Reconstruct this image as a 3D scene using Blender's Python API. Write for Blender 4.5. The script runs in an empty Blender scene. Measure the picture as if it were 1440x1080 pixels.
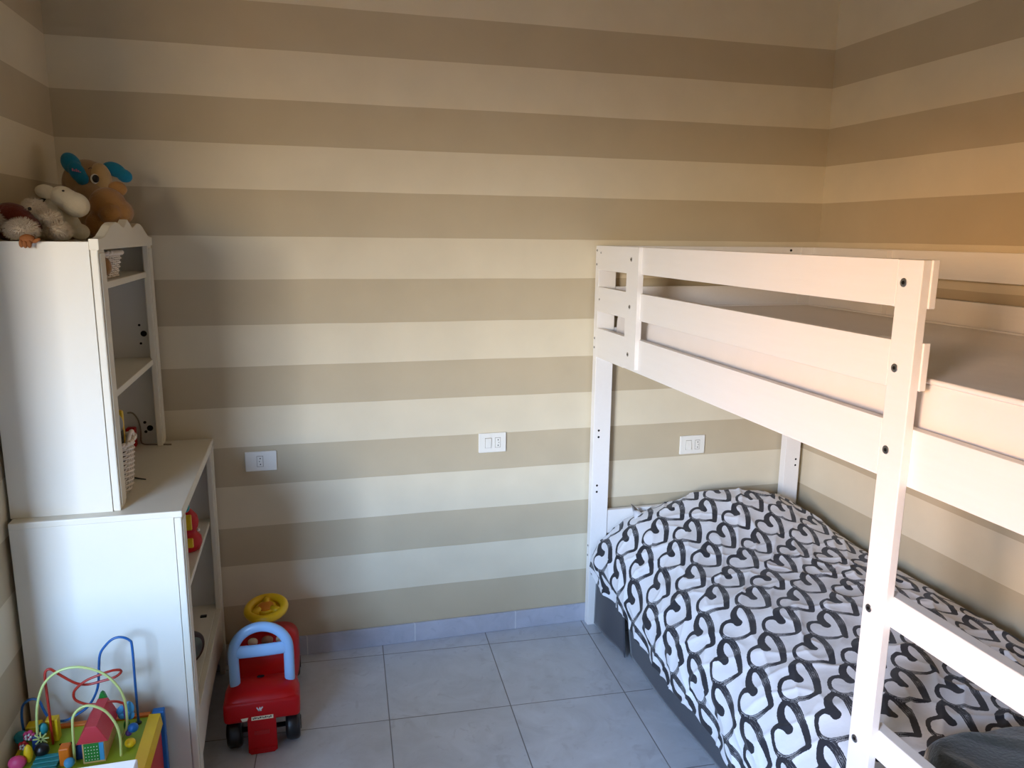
import bpy, bmesh, math, random
import numpy as np
from mathutils import Vector, Matrix, noise

random.seed(7)
C = bpy.context.scene.collection
PI = math.pi

# ------------------------------------------------------------------ materials
def srgb(r, g, b):
    def f(c):
        c /= 255.0
        return c / 12.92 if c <= 0.04045 else ((c + 0.055) / 1.055) ** 2.4
    return (f(r), f(g), f(b), 1.0)

def new_mat(name):
    m = bpy.data.materials.new(name)
    m.use_nodes = True
    nt = m.node_tree
    return m, nt, nt.nodes['Principled BSDF']

def nd(nt, kind, **kw):
    n = nt.nodes.new(kind)
    for k, v in kw.items():
        setattr(n, k, v)
    return n

def mat(name, col, rough=0.5, spec=0.4, var=0.06, nscale=12.0, bump=0.0, bscale=80.0,
        stretch=(1, 1, 1), sheen=0.0, metal=0.0, coat=0.0):
    m, nt, b = new_mat(name)
    tc = nd(nt, 'ShaderNodeTexCoord')
    mp = nd(nt, 'ShaderNodeMapping')
    mp.inputs['Scale'].default_value = stretch
    nt.links.new(tc.outputs['Object'], mp.inputs['Vector'])
    nz = nd(nt, 'ShaderNodeTexNoise')
    nz.inputs['Scale'].default_value = nscale
    nz.inputs['Detail'].default_value = 4
    nt.links.new(mp.outputs[0], nz.inputs['Vector'])
    mx = nd(nt, 'ShaderNodeMix', data_type='RGBA')
    lo = tuple(max(0, c * (1 - var)) for c in col[:3]) + (1,)
    hi = tuple(min(1, c * (1 + var)) for c in col[:3]) + (1,)
    mx.inputs[6].default_value = lo
    mx.inputs[7].default_value = hi
    nt.links.new(nz.outputs['Fac'], mx.inputs[0])
    nt.links.new(mx.outputs[2], b.inputs['Base Color'])
    b.inputs['Roughness'].default_value = rough
    b.inputs['Specular IOR Level'].default_value = spec
    b.inputs['Metallic'].default_value = metal
    if sheen:
        b.inputs['Sheen Weight'].default_value = sheen
    if coat:
        b.inputs['Coat Weight'].default_value = coat
        b.inputs['Coat Roughness'].default_value = 0.15
    if bump:
        n2 = nd(nt, 'ShaderNodeTexNoise')
        n2.inputs['Scale'].default_value = bscale
        n2.inputs['Detail'].default_value = 5
        nt.links.new(mp.outputs[0], n2.inputs['Vector'])
        bp = nd(nt, 'ShaderNodeBump')
        bp.inputs['Strength'].default_value = bump
        bp.inputs['Distance'].default_value = 0.004
        nt.links.new(n2.outputs['Fac'], bp.inputs['Height'])
        nt.links.new(bp.outputs[0], b.inputs['Normal'])
    return m

STRIPES = [2.347, 2.196, 2.043, 1.893, 1.741, 1.584, 1.435, 1.284, 1.139, .987, .839, .689, .537, .382, .231]
LIGHT_PAINT = (0.690, 0.618, 0.465, 1)
DARK_PAINT = (0.510, 0.432, 0.300, 1)

def stripe_wall_mat():
    m, nt, b = new_mat('striped_wall_paint')
    geo = nd(nt, 'ShaderNodeNewGeometry')
    nz = nd(nt, 'ShaderNodeTexNoise')
    nz.inputs['Scale'].default_value = 2.2
    nz.inputs['Detail'].default_value = 3
    nt.links.new(geo.outputs['Position'], nz.inputs['Vector'])
    sep = nd(nt, 'ShaderNodeSeparateXYZ')
    nt.links.new(geo.outputs['Position'], sep.inputs[0])
    wob = nd(nt, 'ShaderNodeMath', operation='MULTIPLY_ADD')
    wob.inputs[1].default_value = 0.008
    nt.links.new(nz.outputs['Fac'], wob.inputs[0])
    nt.links.new(sep.outputs['Z'], wob.inputs[2])
    sc = nd(nt, 'ShaderNodeMath', operation='MULTIPLY_ADD')
    sc.inputs[1].default_value = 1 / 2.7
    sc.inputs[2].default_value = -0.004 / 2.7
    nt.links.new(wob.outputs[0], sc.inputs[0])
    ramp = nd(nt, 'ShaderNodeValToRGB')
    cr = ramp.color_ramp
    cr.interpolation = 'CONSTANT'
    edges = [0.0] + sorted(STRIPES)
    cr.elements[0].position = 0.0
    cr.elements[0].color = DARK_PAINT
    cr.elements[1].position = 1.0
    cr.elements[1].color = LIGHT_PAINT
    for i, z in enumerate(edges[1:]):
        e = cr.elements.new(z / 2.7)
        e.color = LIGHT_PAINT if i % 2 == 0 else DARK_PAINT
    nt.links.new(sc.outputs[0], ramp.inputs[0])
    # faint brushing and grime
    n2 = nd(nt, 'ShaderNodeTexNoise')
    n2.inputs['Scale'].default_value = 5.0
    n2.inputs['Detail'].default_value = 6
    nt.links.new(geo.outputs['Position'], n2.inputs['Vector'])
    mr = nd(nt, 'ShaderNodeMapRange')
    mr.inputs['From Min'].default_value = 0.3
    mr.inputs['From Max'].default_value = 0.7
    mr.inputs['To Min'].default_value = 0.95
    mr.inputs['To Max'].default_value = 1.03
    nt.links.new(n2.outputs['Fac'], mr.inputs[0])
    mul = nd(nt, 'ShaderNodeVectorMath', operation='SCALE')
    nt.links.new(ramp.outputs[0], mul.inputs[0])
    nt.links.new(mr.outputs[0], mul.inputs['Scale'])
    nt.links.new(mul.outputs[0], b.inputs['Base Color'])
    b.inputs['Roughness'].default_value = 0.75
    b.inputs['Specular IOR Level'].default_value = 0.25
    n3 = nd(nt, 'ShaderNodeTexNoise')
    n3.inputs['Scale'].default_value = 14.0
    n3.inputs['Detail'].default_value = 6
    nt.links.new(geo.outputs['Position'], n3.inputs['Vector'])
    bp = nd(nt, 'ShaderNodeBump')
    bp.inputs['Strength'].default_value = 0.12
    bp.inputs['Distance'].default_value = 0.01
    nt.links.new(n3.outputs['Fac'], bp.inputs['Height'])
    nt.links.new(bp.outputs[0], b.inputs['Normal'])
    return m

def marble_nodes(nt, vec, base, vein):
    n1 = nd(nt, 'ShaderNodeTexNoise')
    n1.inputs['Scale'].default_value = 7.0
    n1.inputs['Detail'].default_value = 8
    n1.inputs['Roughness'].default_value = 0.65
    n1.inputs['Distortion'].default_value = 0.8
    nt.links.new(vec, n1.inputs['Vector'])
    r1 = nd(nt, 'ShaderNodeValToRGB')
    r1.color_ramp.elements[0].position = 0.30
    r1.color_ramp.elements[0].color = tuple(c * 0.87 for c in base[:3]) + (1,)
    r1.color_ramp.elements[1].position = 0.68
    r1.color_ramp.elements[1].color = tuple(c * 1.08 for c in base[:3]) + (1,)
    nt.links.new(n1.outputs['Fac'], r1.inputs[0])
    n2 = nd(nt, 'ShaderNodeTexNoise')
    n2.inputs['Scale'].default_value = 17.0
    n2.inputs['Detail'].default_value = 7
    n2.inputs['Distortion'].default_value = 1.6
    nt.links.new(vec, n2.inputs['Vector'])
    r2 = nd(nt, 'ShaderNodeValToRGB')
    r2.color_ramp.elements[0].position = 0.30
    r2.color_ramp.elements[0].color = (0.55, 0.55, 0.55, 1)
    r2.color_ramp.elements[1].position = 0.41
    r2.color_ramp.elements[1].color = (0, 0, 0, 1)
    nt.links.new(n2.outputs['Fac'], r2.inputs[0])
    mx = nd(nt, 'ShaderNodeMix', data_type='RGBA')
    nt.links.new(r2.outputs[0], mx.inputs[0])
    nt.links.new(r1.outputs[0], mx.inputs[6])
    mx.inputs[7].default_value = vein
    return mx.outputs[2]

TILE = (0.52, 0.555, 0.615, 1)
VEIN = (0.40, 0.42, 0.47, 1)
TH, GX0, GSP, GY0 = 0.0528, 0.580, 0.418, -0.4434

def floor_mat():
    m, nt, b = new_mat('marbled_floor_tile')
    geo = nd(nt, 'ShaderNodeNewGeometry')
    sep = nd(nt, 'ShaderNodeSeparateXYZ')
    nt.links.new(geo.outputs['Position'], sep.inputs[0])
    def lin(a, b_, k, off):
        # (a + b_*k - off)/GSP
        m1 = nd(nt, 'ShaderNodeMath', operation='MULTIPLY_ADD')
        m1.inputs[1].default_value = k
        nt.links.new(sep.outputs[b_], m1.inputs[0])
        nt.links.new(sep.outputs[a], m1.inputs[2])
        m2 = nd(nt, 'ShaderNodeMath', operation='SUBTRACT')
        m2.inputs[1].default_value = off
        nt.links.new(m1.outputs[0], m2.inputs[0])
        m3 = nd(nt, 'ShaderNodeMath', operation='DIVIDE')
        m3.inputs[1].default_value = GSP
        nt.links.new(m2.outputs[0], m3.inputs[0])
        return m3.outputs[0]
    u = lin('X', 'Y', -TH, GX0)
    v = lin('Y', 'X', TH, GY0)
    def edge(o):
        fr = nd(nt, 'ShaderNodeMath', operation='FRACT')
        nt.links.new(o, fr.inputs[0])
        s = nd(nt, 'ShaderNodeMath', operation='SUBTRACT')
        s.inputs[1].default_value = 0.5
        nt.links.new(fr.outputs[0], s.inputs[0])
        a = nd(nt, 'ShaderNodeMath', operation='ABSOLUTE')
        nt.links.new(s.outputs[0], a.inputs[0])
        g = nd(nt, 'ShaderNodeMapRange')
        g.inputs['From Min'].default_value = 0.4948
        g.inputs['From Max'].default_value = 0.4966
        nt.links.new(a.outputs[0], g.inputs[0])
        return g.outputs[0]
    mxg = nd(nt, 'ShaderNodeMath', operation='MAXIMUM')
    nt.links.new(edge(u), mxg.inputs[0])
    nt.links.new(edge(v), mxg.inputs[1])
    # a different slab pattern per tile
    fu = nd(nt, 'ShaderNodeMath', operation='FLOOR'); nt.links.new(u, fu.inputs[0])
    fv = nd(nt, 'ShaderNodeMath', operation='FLOOR'); nt.links.new(v, fv.inputs[0])
    cmb = nd(nt, 'ShaderNodeCombineXYZ')
    nt.links.new(fu.outputs[0], cmb.inputs[0]); nt.links.new(fv.outputs[0], cmb.inputs[1])
    wn = nd(nt, 'ShaderNodeTexWhiteNoise')
    nt.links.new(cmb.outputs[0], wn.inputs['Vector'])
    add = nd(nt, 'ShaderNodeVectorMath', operation='MULTIPLY_ADD')
    add.inputs[1].default_value = (7, 7, 7)
    nt.links.new(wn.outputs['Color'], add.inputs[0])
    nt.links.new(geo.outputs['Position'], add.inputs[2])
    col = marble_nodes(nt, add.outputs[0], TILE, VEIN)
    mx = nd(nt, 'ShaderNodeMix', data_type='RGBA')
    nt.links.new(mxg.outputs[0], mx.inputs[0])
    nt.links.new(col, mx.inputs[6])
    mx.inputs[7].default_value = (0.21, 0.21, 0.22, 1)
    nt.links.new(mx.outputs[2], b.inputs['Base Color'])
    rr = nd(nt, 'ShaderNodeMapRange')
    rr.inputs['To Min'].default_value = 0.36
    rr.inputs['To Max'].default_value = 0.85
    nt.links.new(mxg.outputs[0], rr.inputs[0])
    nt.links.new(rr.outputs[0], b.inputs['Roughness'])
    b.inputs['Specular IOR Level'].default_value = 0.45
    bp = nd(nt, 'ShaderNodeBump', invert=True)
    bp.inputs['Strength'].default_value = 0.5
    bp.inputs['Distance'].default_value = 0.002
    nt.links.new(mxg.outputs[0], bp.inputs['Height'])
    nt.links.new(bp.outputs[0], b.inputs['Normal'])
    return m

def baseboard_mat():
    m, nt, b = new_mat('marbled_skirting_tile')
    geo = nd(nt, 'ShaderNodeNewGeometry')
    sep = nd(nt, 'ShaderNodeSeparateXYZ')
    nt.links.new(geo.outputs['Position'], sep.inputs[0])
    ad = nd(nt, 'ShaderNodeMath', operation='ADD')
    nt.links.new(sep.outputs['X'], ad.inputs[0]); nt.links.new(sep.outputs['Y'], ad.inputs[1])
    s0 = nd(nt, 'ShaderNodeMath', operation='SUBTRACT'); s0.inputs[1].default_value = 0.70
    nt.links.new(ad.outputs[0], s0.inputs[0])
    dv = nd(nt, 'ShaderNodeMath', operation='DIVIDE'); dv.inputs[1].default_value = 0.417
    nt.links.new(s0.outputs[0], dv.inputs[0])
    fr = nd(nt, 'ShaderNodeMath', operation='FRACT'); nt.links.new(dv.outputs[0], fr.inputs[0])
    s = nd(nt, 'ShaderNodeMath', operation='SUBTRACT'); s.inputs[1].default_value = 0.5
    nt.links.new(fr.outputs[0], s.inputs[0])
    a = nd(nt, 'ShaderNodeMath', operation='ABSOLUTE'); nt.links.new(s.outputs[0], a.inputs[0])
    g = nd(nt, 'ShaderNodeMapRange')
    g.inputs['From Min'].default_value = 0.4945; g.inputs['From Max'].default_value = 0.4965
    nt.links.new(a.outputs[0], g.inputs[0])
    col = marble_nodes(nt, geo.outputs['Position'], (0.43, 0.445, 0.51, 1), (0.33, 0.35, 0.42, 1))
    mx = nd(nt, 'ShaderNodeMix', data_type='RGBA')
    nt.links.new(g.outputs[0], mx.inputs[0]); nt.links.new(col, mx.inputs[6])
    mx.inputs[7].default_value = (0.62, 0.63, 0.64, 1)
    nt.links.new(mx.outputs[2], b.inputs['Base Color'])
    b.inputs['Roughness'].default_value = 0.35
    return m

def duvet_mat():
    m, nt, b = new_mat('brushed_heart_print_cotton')
    def attr(n):
        a = nd(nt, 'ShaderNodeAttribute', attribute_name=n)
        return a.outputs['Fac']
    ink, dry, along = attr('ink'), attr('dry'), attr('along')
    uv = nd(nt, 'ShaderNodeUVMap', uv_map='cloth')
    # long brush hairs: noise stretched along the stroke
    cmb = nd(nt, 'ShaderNodeCombineXYZ')
    k1 = nd(nt, 'ShaderNodeMath', operation='MULTIPLY'); k1.inputs[1].default_value = 700.0
    nt.links.new(ink, k1.inputs[0]); nt.links.new(k1.outputs[0], cmb.inputs[0])
    k2 = nd(nt, 'ShaderNodeMath', operation='MULTIPLY'); k2.inputs[1].default_value = 22.0
    nt.links.new(along, k2.inputs[0]); nt.links.new(k2.outputs[0], cmb.inputs[1])
    hair = nd(nt, 'ShaderNodeTexNoise'); hair.inputs['Scale'].default_value = 1.0
    hair.inputs['Detail'].default_value = 2
    nt.links.new(cmb.outputs[0], hair.inputs['Vector'])
    rough = nd(nt, 'ShaderNodeTexNoise'); rough.inputs['Scale'].default_value = 180.0
    rough.inputs['Detail'].default_value = 3
    nt.links.new(uv.outputs[0], rough.inputs['Vector'])
    # ragged edge
    e0 = nd(nt, 'ShaderNodeMath', operation='MULTIPLY_ADD')
    e0.inputs[1].default_value = 0.0035; e0.inputs[2].default_value = -0.0017
    nt.links.new(rough.outputs['Fac'], e0.inputs[0])
    e1 = nd(nt, 'ShaderNodeMath', operation='ADD')
    nt.links.new(ink, e1.inputs[0]); nt.links.new(e0.outputs[0], e1.inputs[1])
    mk = nd(nt, 'ShaderNodeMapRange'); mk.inputs['From Min'].default_value = -0.0004
    mk.inputs['From Max'].default_value = 0.0004
    nt.links.new(e1.outputs[0], mk.inputs[0])
    # dry brush gaps
    d0 = nd(nt, 'ShaderNodeMath', operation='MULTIPLY_ADD')
    d0.inputs[1].default_value = 0.32; d0.inputs[2].default_value = 0.14
    nt.links.new(dry, d0.inputs[0])
    gap = nd(nt, 'ShaderNodeMath', operation='SUBTRACT')
    nt.links.new(hair.outputs['Fac'], gap.inputs[0]); nt.links.new(d0.outputs[0], gap.inputs[1])
    gm = nd(nt, 'ShaderNodeMapRange'); gm.inputs['From Min'].default_value = -0.05
    gm.inputs['From Max'].default_value = 0.05
    gm.inputs['To Min'].default_value = 0.28
    nt.links.new(gap.outputs[0], gm.inputs[0])
    f = nd(nt, 'ShaderNodeMath', operation='MULTIPLY')
    nt.links.new(mk.outputs[0], f.inputs[0]); nt.links.new(gm.outputs[0], f.inputs[1])
    mx = nd(nt, 'ShaderNodeMix', data_type='RGBA')
    nt.links.new(f.outputs[0], mx.inputs[0])
    mx.inputs[6].default_value = (0.72, 0.72, 0.745, 1)
    mx.inputs[7].default_value = (0.028, 0.028, 0.034, 1)
    nt.links.new(mx.outputs[2], b.inputs['Base Color'])
    b.inputs['Roughness'].default_value = 0.85
    b.inputs['Specular IOR Level'].default_value = 0.2
    b.inputs['Sheen Weight'].default_value = 0.15
    n3 = nd(nt, 'ShaderNodeTexNoise'); n3.inputs['Scale'].default_value = 9.0
    n3.inputs['Detail'].default_value = 4
    nt.links.new(uv.outputs[0], n3.inputs['Vector'])
    bp = nd(nt, 'ShaderNodeBump'); bp.inputs['Strength'].default_value = 0.35
    bp.inputs['Distance'].default_value = 0.02
    nt.links.new(n3.outputs['Fac'], bp.inputs['Height'])
    nt.links.new(bp.outputs[0], b.inputs['Normal'])
    return m

def glass_mat():
    m, nt, b = new_mat('window_glass')
    nt.nodes.remove(b)
    out = nt.nodes['Material Output']
    tr = nd(nt, 'ShaderNodeBsdfTransparent')
    gl = nd(nt, 'ShaderNodeBsdfGlossy'); gl.inputs['Roughness'].default_value = 0.02
    lw = nd(nt, 'ShaderNodeLayerWeight')
    pw = nd(nt, 'ShaderNodeMath', operation='POWER'); pw.inputs[1].default_value = 5.0
    nt.links.new(lw.outputs['Facing'], pw.inputs[0])
    fr = nd(nt, 'ShaderNodeMath', operation='MULTIPLY_ADD'); fr.inputs[1].default_value = 0.8; fr.inputs[2].default_value = 0.03
    nt.links.new(pw.outputs[0], fr.inputs[0])
    mx = nd(nt, 'ShaderNodeMixShader')
    nt.links.new(fr.outputs[0], mx.inputs[0]); nt.links.new(tr.outputs[0], mx.inputs[1])
    nt.links.new(gl.outputs[0], mx.inputs[2]); nt.links.new(mx.outputs[0], out.inputs['Surface'])
    return m

M = {}
M['wall'] = stripe_wall_mat()
M['floor'] = floor_mat()
M['skirting'] = baseboard_mat()
M['duvet'] = duvet_mat()
M['glass'] = glass_mat()
M['ceiling'] = mat('ceiling_paint', (0.48, 0.38, 0.24, 1), 0.9, 0.2, 0.02, 4)
M['bed_white'] = mat('white_stained_wood', (0.84, 0.815, 0.785, 1), 0.42, 0.4, 0.025, 6, 0.05, 30, (14, 1, 14))
M['cabinet'] = mat('white_laminate', (0.73, 0.695, 0.60, 1), 0.42, 0.4, 0.025, 5, 0.04, 60)
M['cabinet_edge'] = mat('cream_lacquer_trim', (0.73, 0.685, 0.57, 1), 0.38, 0.45, 0.03, 8)
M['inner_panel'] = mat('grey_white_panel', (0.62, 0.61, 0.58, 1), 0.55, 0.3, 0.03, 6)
M['dark'] = mat('dark_hole', (0.012, 0.011, 0.010, 1), 0.8, 0.1, 0.1)
M['steel'] = mat('brushed_steel', (0.42, 0.40, 0.38, 1), 0.35, 0.5, 0.1, 40, metal=1.0)
M['plate'] = mat('white_plastic_plate', (0.79, 0.77, 0.70, 1), 0.3, 0.5, 0.02, 20)
M['sheet'] = mat('white_cotton_sheet', (0.80, 0.765, 0.745, 1), 0.9, 0.15, 0.03, 10, 0.25, 25, sheen=0.1)
M['skirt'] = mat('charcoal_cloth', (0.055, 0.057, 0.068, 1), 0.9, 0.15, 0.08, 14, 0.2, 200, sheen=0.2)
M['blanket'] = mat('dark_grey_fleece', (0.062, 0.064, 0.053, 1), 0.95, 0.1, 0.25, 18, 0.7, 120, sheen=0.5)
M['pillow'] = mat('white_pillow_cotton', (0.74, 0.75, 0.79, 1), 0.9, 0.15, 0.03, 10, 0.1, 40)
M['red'] = mat('red_plastic', (0.44, 0.002, 0.004, 1), 0.38, 0.30, 0.05, 6)
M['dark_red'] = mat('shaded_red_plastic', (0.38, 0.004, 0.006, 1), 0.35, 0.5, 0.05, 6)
M['sky_blue'] = mat('light_blue_plastic', (0.27, 0.47, 0.74, 1), 0.3, 0.5, 0.04, 6, coat=0.2)
M['yellow'] = mat('yellow_plastic', (0.74, 0.47, 0.006, 1), 0.32, 0.5, 0.05, 8)
M['orange'] = mat('orange_plastic', (0.62, 0.20, 0.008, 1), 0.35, 0.5, 0.05, 8)
M['black'] = mat('black_plastic', (0.008, 0.008, 0.009, 1), 0.28, 0.5, 0.1, 8)
M['cream_sticker'] = mat('cream_sticker', (0.78, 0.68, 0.48, 1), 0.5, 0.3, 0.04, 40)
M['brown_sticker'] = mat('brown_sticker', (0.36, 0.18, 0.10, 1), 0.5, 0.3, 0.3, 120)
M['white_sticker'] = mat('white_sticker', (0.75, 0.73, 0.70, 1), 0.5, 0.3, 0.04, 40)
M['green_wood'] = mat('lime_green_wood', (0.30, 0.42, 0.02, 1), 0.4, 0.4, 0.08, 7)
M['yellow_wood'] = mat('yellow_wood', (0.78, 0.52, 0.01, 1), 0.4, 0.4, 0.06, 7)
M['orange_wood'] = mat('orange_wood', (0.70, 0.17, 0.01, 1), 0.4, 0.4, 0.08, 7)
M['red_wood'] = mat('red_wood', (0.52, 0.02, 0.02, 1), 0.4, 0.4, 0.06, 7)
M['pink_red_wood'] = mat('rosy_red_wood', (0.55, 0.035, 0.05, 1), 0.45, 0.4, 0.10, 7, 0.1, 60, (1, 12, 1))
M['blue_wood'] = mat('blue_wood', (0.01, 0.13, 0.42, 1), 0.4, 0.4, 0.08, 7)
M['navy_wood'] = mat('navy_wood', (0.012, 0.04, 0.16, 1), 0.4, 0.4, 0.08, 7)
M['teal_wood'] = mat('teal_wood', (0.02, 0.26, 0.28, 1), 0.4, 0.4, 0.08, 7)
M['sky_wood'] = mat('sky_blue_wood', (0.06, 0.32, 0.62, 1), 0.4, 0.4, 0.08, 7)
M['pink_wood'] = mat('pink_wood', (0.62, 0.06, 0.18, 1), 0.4, 0.4, 0.08, 7)
M['dark_green'] = mat('dark_green_wood', (0.02, 0.22, 0.03, 1), 0.4, 0.4, 0.08, 7)
M['plain_wood'] = mat('pale_birch_wood', (0.60, 0.38, 0.16, 1), 0.5, 0.35, 0.12, 8, 0.1, 30, (1, 1, 10))
M['purple'] = mat('purple_wood', (0.12, 0.05, 0.24, 1), 0.4, 0.4, 0.08, 7)
M['blue_wire'] = mat('blue_coated_wire', (0.012, 0.10, 0.30, 1), 0.3, 0.5, 0.05)
M['red_wire'] = mat('red_coated_wire', (0.40, 0.025, 0.012, 1), 0.3, 0.5, 0.05)
M['lime_wire'] = mat('lime_coated_wire', (0.56, 0.64, 0.22, 1), 0.3, 0.5, 0.05)
M['white_card'] = mat('white_card', (0.86, 0.87, 0.88, 1), 0.6, 0.3, 0.02, 10)
M['wicker'] = mat('white_painted_wicker', (0.78, 0.71, 0.63, 1), 0.6, 0.3, 0.08, 40)
M['plush_tan'] = mat('tan_plush', (0.35, 0.225, 0.115, 1), 0.95, 0.1, 0.12, 20, 0.5, 220, sheen=0.4)
M['plush_face'] = mat('pale_tan_plush', (0.52, 0.35, 0.16, 1), 0.95, 0.1, 0.10, 20, 0.5, 220, sheen=0.4)
M['plush_bear'] = mat('caramel_plush', (0.35, 0.175, 0.055, 1), 0.95, 0.1, 0.15, 20, 0.6, 180, sheen=0.4)
M['plush_teal'] = mat('teal_plush', (0.012, 0.20, 0.36, 1), 0.95, 0.1, 0.10, 20, 0.5, 220, sheen=0.3)
M['plush_white'] = mat('white_plush', (0.66, 0.60, 0.47, 1), 0.95, 0.1, 0.08, 20, 0.5, 180, sheen=0.3)
M['plush_maroon'] = mat('maroon_plush', (0.13, 0.022, 0.012, 1), 0.95, 0.1, 0.25, 20, 0.8, 120, sheen=0.3)
M['fluff'] = mat('fluffy_white_fur', (0.66, 0.57, 0.45, 1), 0.95, 0.1, 0.15, 30, 0.8, 120, sheen=0.3)
M['brown_felt'] = mat('brown_felt', (0.34, 0.13, 0.045, 1), 0.9, 0.1, 0.15, 40, 0.4, 120)
M['eye_white'] = mat('white_eye', (0.8, 0.78, 0.72, 1), 0.4, 0.4, 0.02)
M['pink_thread'] = mat('pink_thread', (0.55, 0.20, 0.38, 1), 0.7, 0.2, 0.05)
M['cord'] = mat('grey_brown_cord', (0.24, 0.20, 0.15, 1), 0.6, 0.3, 0.05)
M['grey_toy'] = mat('grey_plastic', (0.25, 0.25, 0.23, 1), 0.5, 0.4, 0.05)
M['brown_disc'] = mat('dark_brown_plastic', (0.05, 0.025, 0.015, 1), 0.4, 0.4, 0.1)
M['teal_disc'] = mat('grey_teal_plastic', (0.10, 0.13, 0.12, 1), 0.4, 0.4, 0.1)

# ------------------------------------------------------------------ mesh builder
class MB:
    def __init__(self):
        self.bm = bmesh.new()
    def _new(self, fn):
        a = set(self.bm.verts)
        fn()
        return [v for v in self.bm.verts if v not in a]
    def box(self, x0, x1, y0, y1, z0, z1, bev=0.0, seg=2):
        t = bmesh.new()
        bmesh.ops.create_cube(t, size=1.0)
        for v in t.verts:
            v.co = Vector(((x0 + x1) / 2 + v.co.x * (x1 - x0), (y0 + y1) / 2 + v.co.y * (y1 - y0), (z0 + z1) / 2 + v.co.z * (z1 - z0)))
        if bev:
            bmesh.ops.bevel(t, geom=list(t.edges), offset=bev, segments=seg, affect='EDGES', profile=0.5)
        self.merge(t)
        return self
    def merge(self, t, mtx=None):
        me = bpy.data.meshes.new('tmp')
        if mtx is not None:
            bmesh.ops.transform(t, matrix=mtx, verts=t.verts)
        t.to_mesh(me); t.free()
        self.bm.from_mesh(me)
        bpy.data.meshes.remove(me)
    def obox(self, c, size, rot=(0, 0, 0), bev=0.0):
        t = bmesh.new()
        bmesh.ops.create_cube(t, size=1.0)
        for v in t.verts:
            v.co = Vector((v.co.x * size[0], v.co.y * size[1], v.co.z * size[2]))
        if bev:
            bmesh.ops.bevel(t, geom=list(t.edges), offset=bev, segments=2, affect='EDGES', profile=0.5)
        from mathutils import Euler
        self.merge(t, Matrix.Translation(c) @ Euler(rot).to_matrix().to_4x4())
        return self
    def ell(self, c, r, rot=(0, 0, 0), u=24, v=14):
        from mathutils import Euler
        t = bmesh.new()
        bmesh.ops.create_uvsphere(t, u_segments=u, v_segments=v, radius=1.0)
        self.merge(t, Matrix.Translation(c) @ Euler(rot).to_matrix().to_4x4() @ Matrix.Diagonal((r[0], r[1], r[2], 1)))
        return self
    def cyl(self, p0, p1, r, seg=24, r2=None, bev=0.0):
        p0, p1 = Vector(p0), Vector(p1)
        d = p1 - p0
        t = bmesh.new()
        bmesh.ops.create_cone(t, cap_ends=True, segments=seg, radius1=r, radius2=r if r2 is None else r2, depth=d.length)
        if bev:
            es = [e for e in t.edges if len(e.link_faces) == 2 and any(len(f.verts) > 4 for f in e.link_faces)]
            bmesh.ops.bevel(t, geom=es, offset=bev, segments=3, affect='EDGES', profile=0.5)
        q = Vector((0, 0, 1)).rotation_difference(d.normalized())
        self.merge(t, Matrix.Translation((p0 + p1) / 2) @ q.to_matrix().to_4x4())
        return self
    def tube(self, pts, r, seg=12, closed=False, rz=None, smooth=0, up=None):
        """sweep an ellipse (r across, rz out of plane) along pts"""
        pts = [Vector(p) for p in pts]
        if smooth:
            pts = catmull(pts, smooth, closed)
        n = len(pts)
        rings = []
        prev = None
        for i, p in enumerate(pts):
            if closed:
                d = (pts[(i + 1) % n] - pts[i - 1]).normalized()
            else:
                d = (pts[min(i + 1, n - 1)] - pts[max(i - 1, 0)]).normalized()
            if up is not None:
                a = Vector(up)
            elif prev is None:
                a = Vector((0, 0, 1)) if abs(d.z) < 0.9 else Vector((1, 0, 0))
            else:
                a = prev
            a = (a - d * a.dot(d)).normalized()
            prev = a
            bvec = d.cross(a)
            rr = r[i] if isinstance(r, (list, tuple)) else r
            rb = rr if rz is None else rz
            rings.append([self.bm.verts.new(p + a * (rb * math.sin(2 * PI * k / seg)) + bvec * (rr * math.cos(2 * PI * k / seg))) for k in range(seg)])
        m = n if closed else n - 1
        for i in range(m):
            A, B = rings[i], rings[(i + 1) % n]
            for k in range(seg):
                self.bm.faces.new((A[k], A[(k + 1) % seg], B[(k + 1) % seg], B[k]))
        if not closed:
            self.bm.faces.new(rings[0][::-1]); self.bm.faces.new(rings[-1])
        return self
    def lathe(self, prof, c, seg=32):
        c = Vector(c)
        rings = []
        for r, z in prof:
            rings.append([self.bm.verts.new(c + Vector((r * math.cos(2 * PI * k / seg), r * math.sin(2 * PI * k / seg), z))) for k in range(seg)])
        for A, B in zip(rings, rings[1:]):
            for k in range(seg):
                self.bm.faces.new((A[k], A[(k + 1) % seg], B[(k + 1) % seg], B[k]))
        self.bm.faces.new(rings[0][::-1]); self.bm.faces.new(rings[-1])
        return self
    def prism(self, poly, axis, a, b, bev=0.0):
        """extrude a 2-D outline along an axis; axis 'x' takes (y,z), 'y' takes (x,z), 'z' takes (x,y)"""
        t = bmesh.new()
        def mk(p, h):
            return {'x': (h, p[0], p[1]), 'y': (p[0], h, p[1]), 'z': (p[0], p[1], h)}[axis]
        A = [t.verts.new(mk(p, a)) for p in poly]
        B = [t.verts.new(mk(p, b)) for p in poly]
        fa, fb = t.faces.new(A), t.faces.new(B[::-1])
        n = len(poly)
        for i in range(n):
            t.faces.new((A[i], B[i], B[(i + 1) % n], A[(i + 1) % n]))
        bmesh.ops.recalc_face_normals(t, faces=t.faces)
        if bev:
            es = [e for e in t.edges if fa in e.link_faces or fb in e.link_faces]
            bmesh.ops.bevel(t, geom=es, offset=bev, segments=2, affect='EDGES', profile=0.5)
        bmesh.ops.triangulate(t, faces=[f for f in t.faces if len(f.verts) > 4])
        self.merge(t)
        return self
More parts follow.
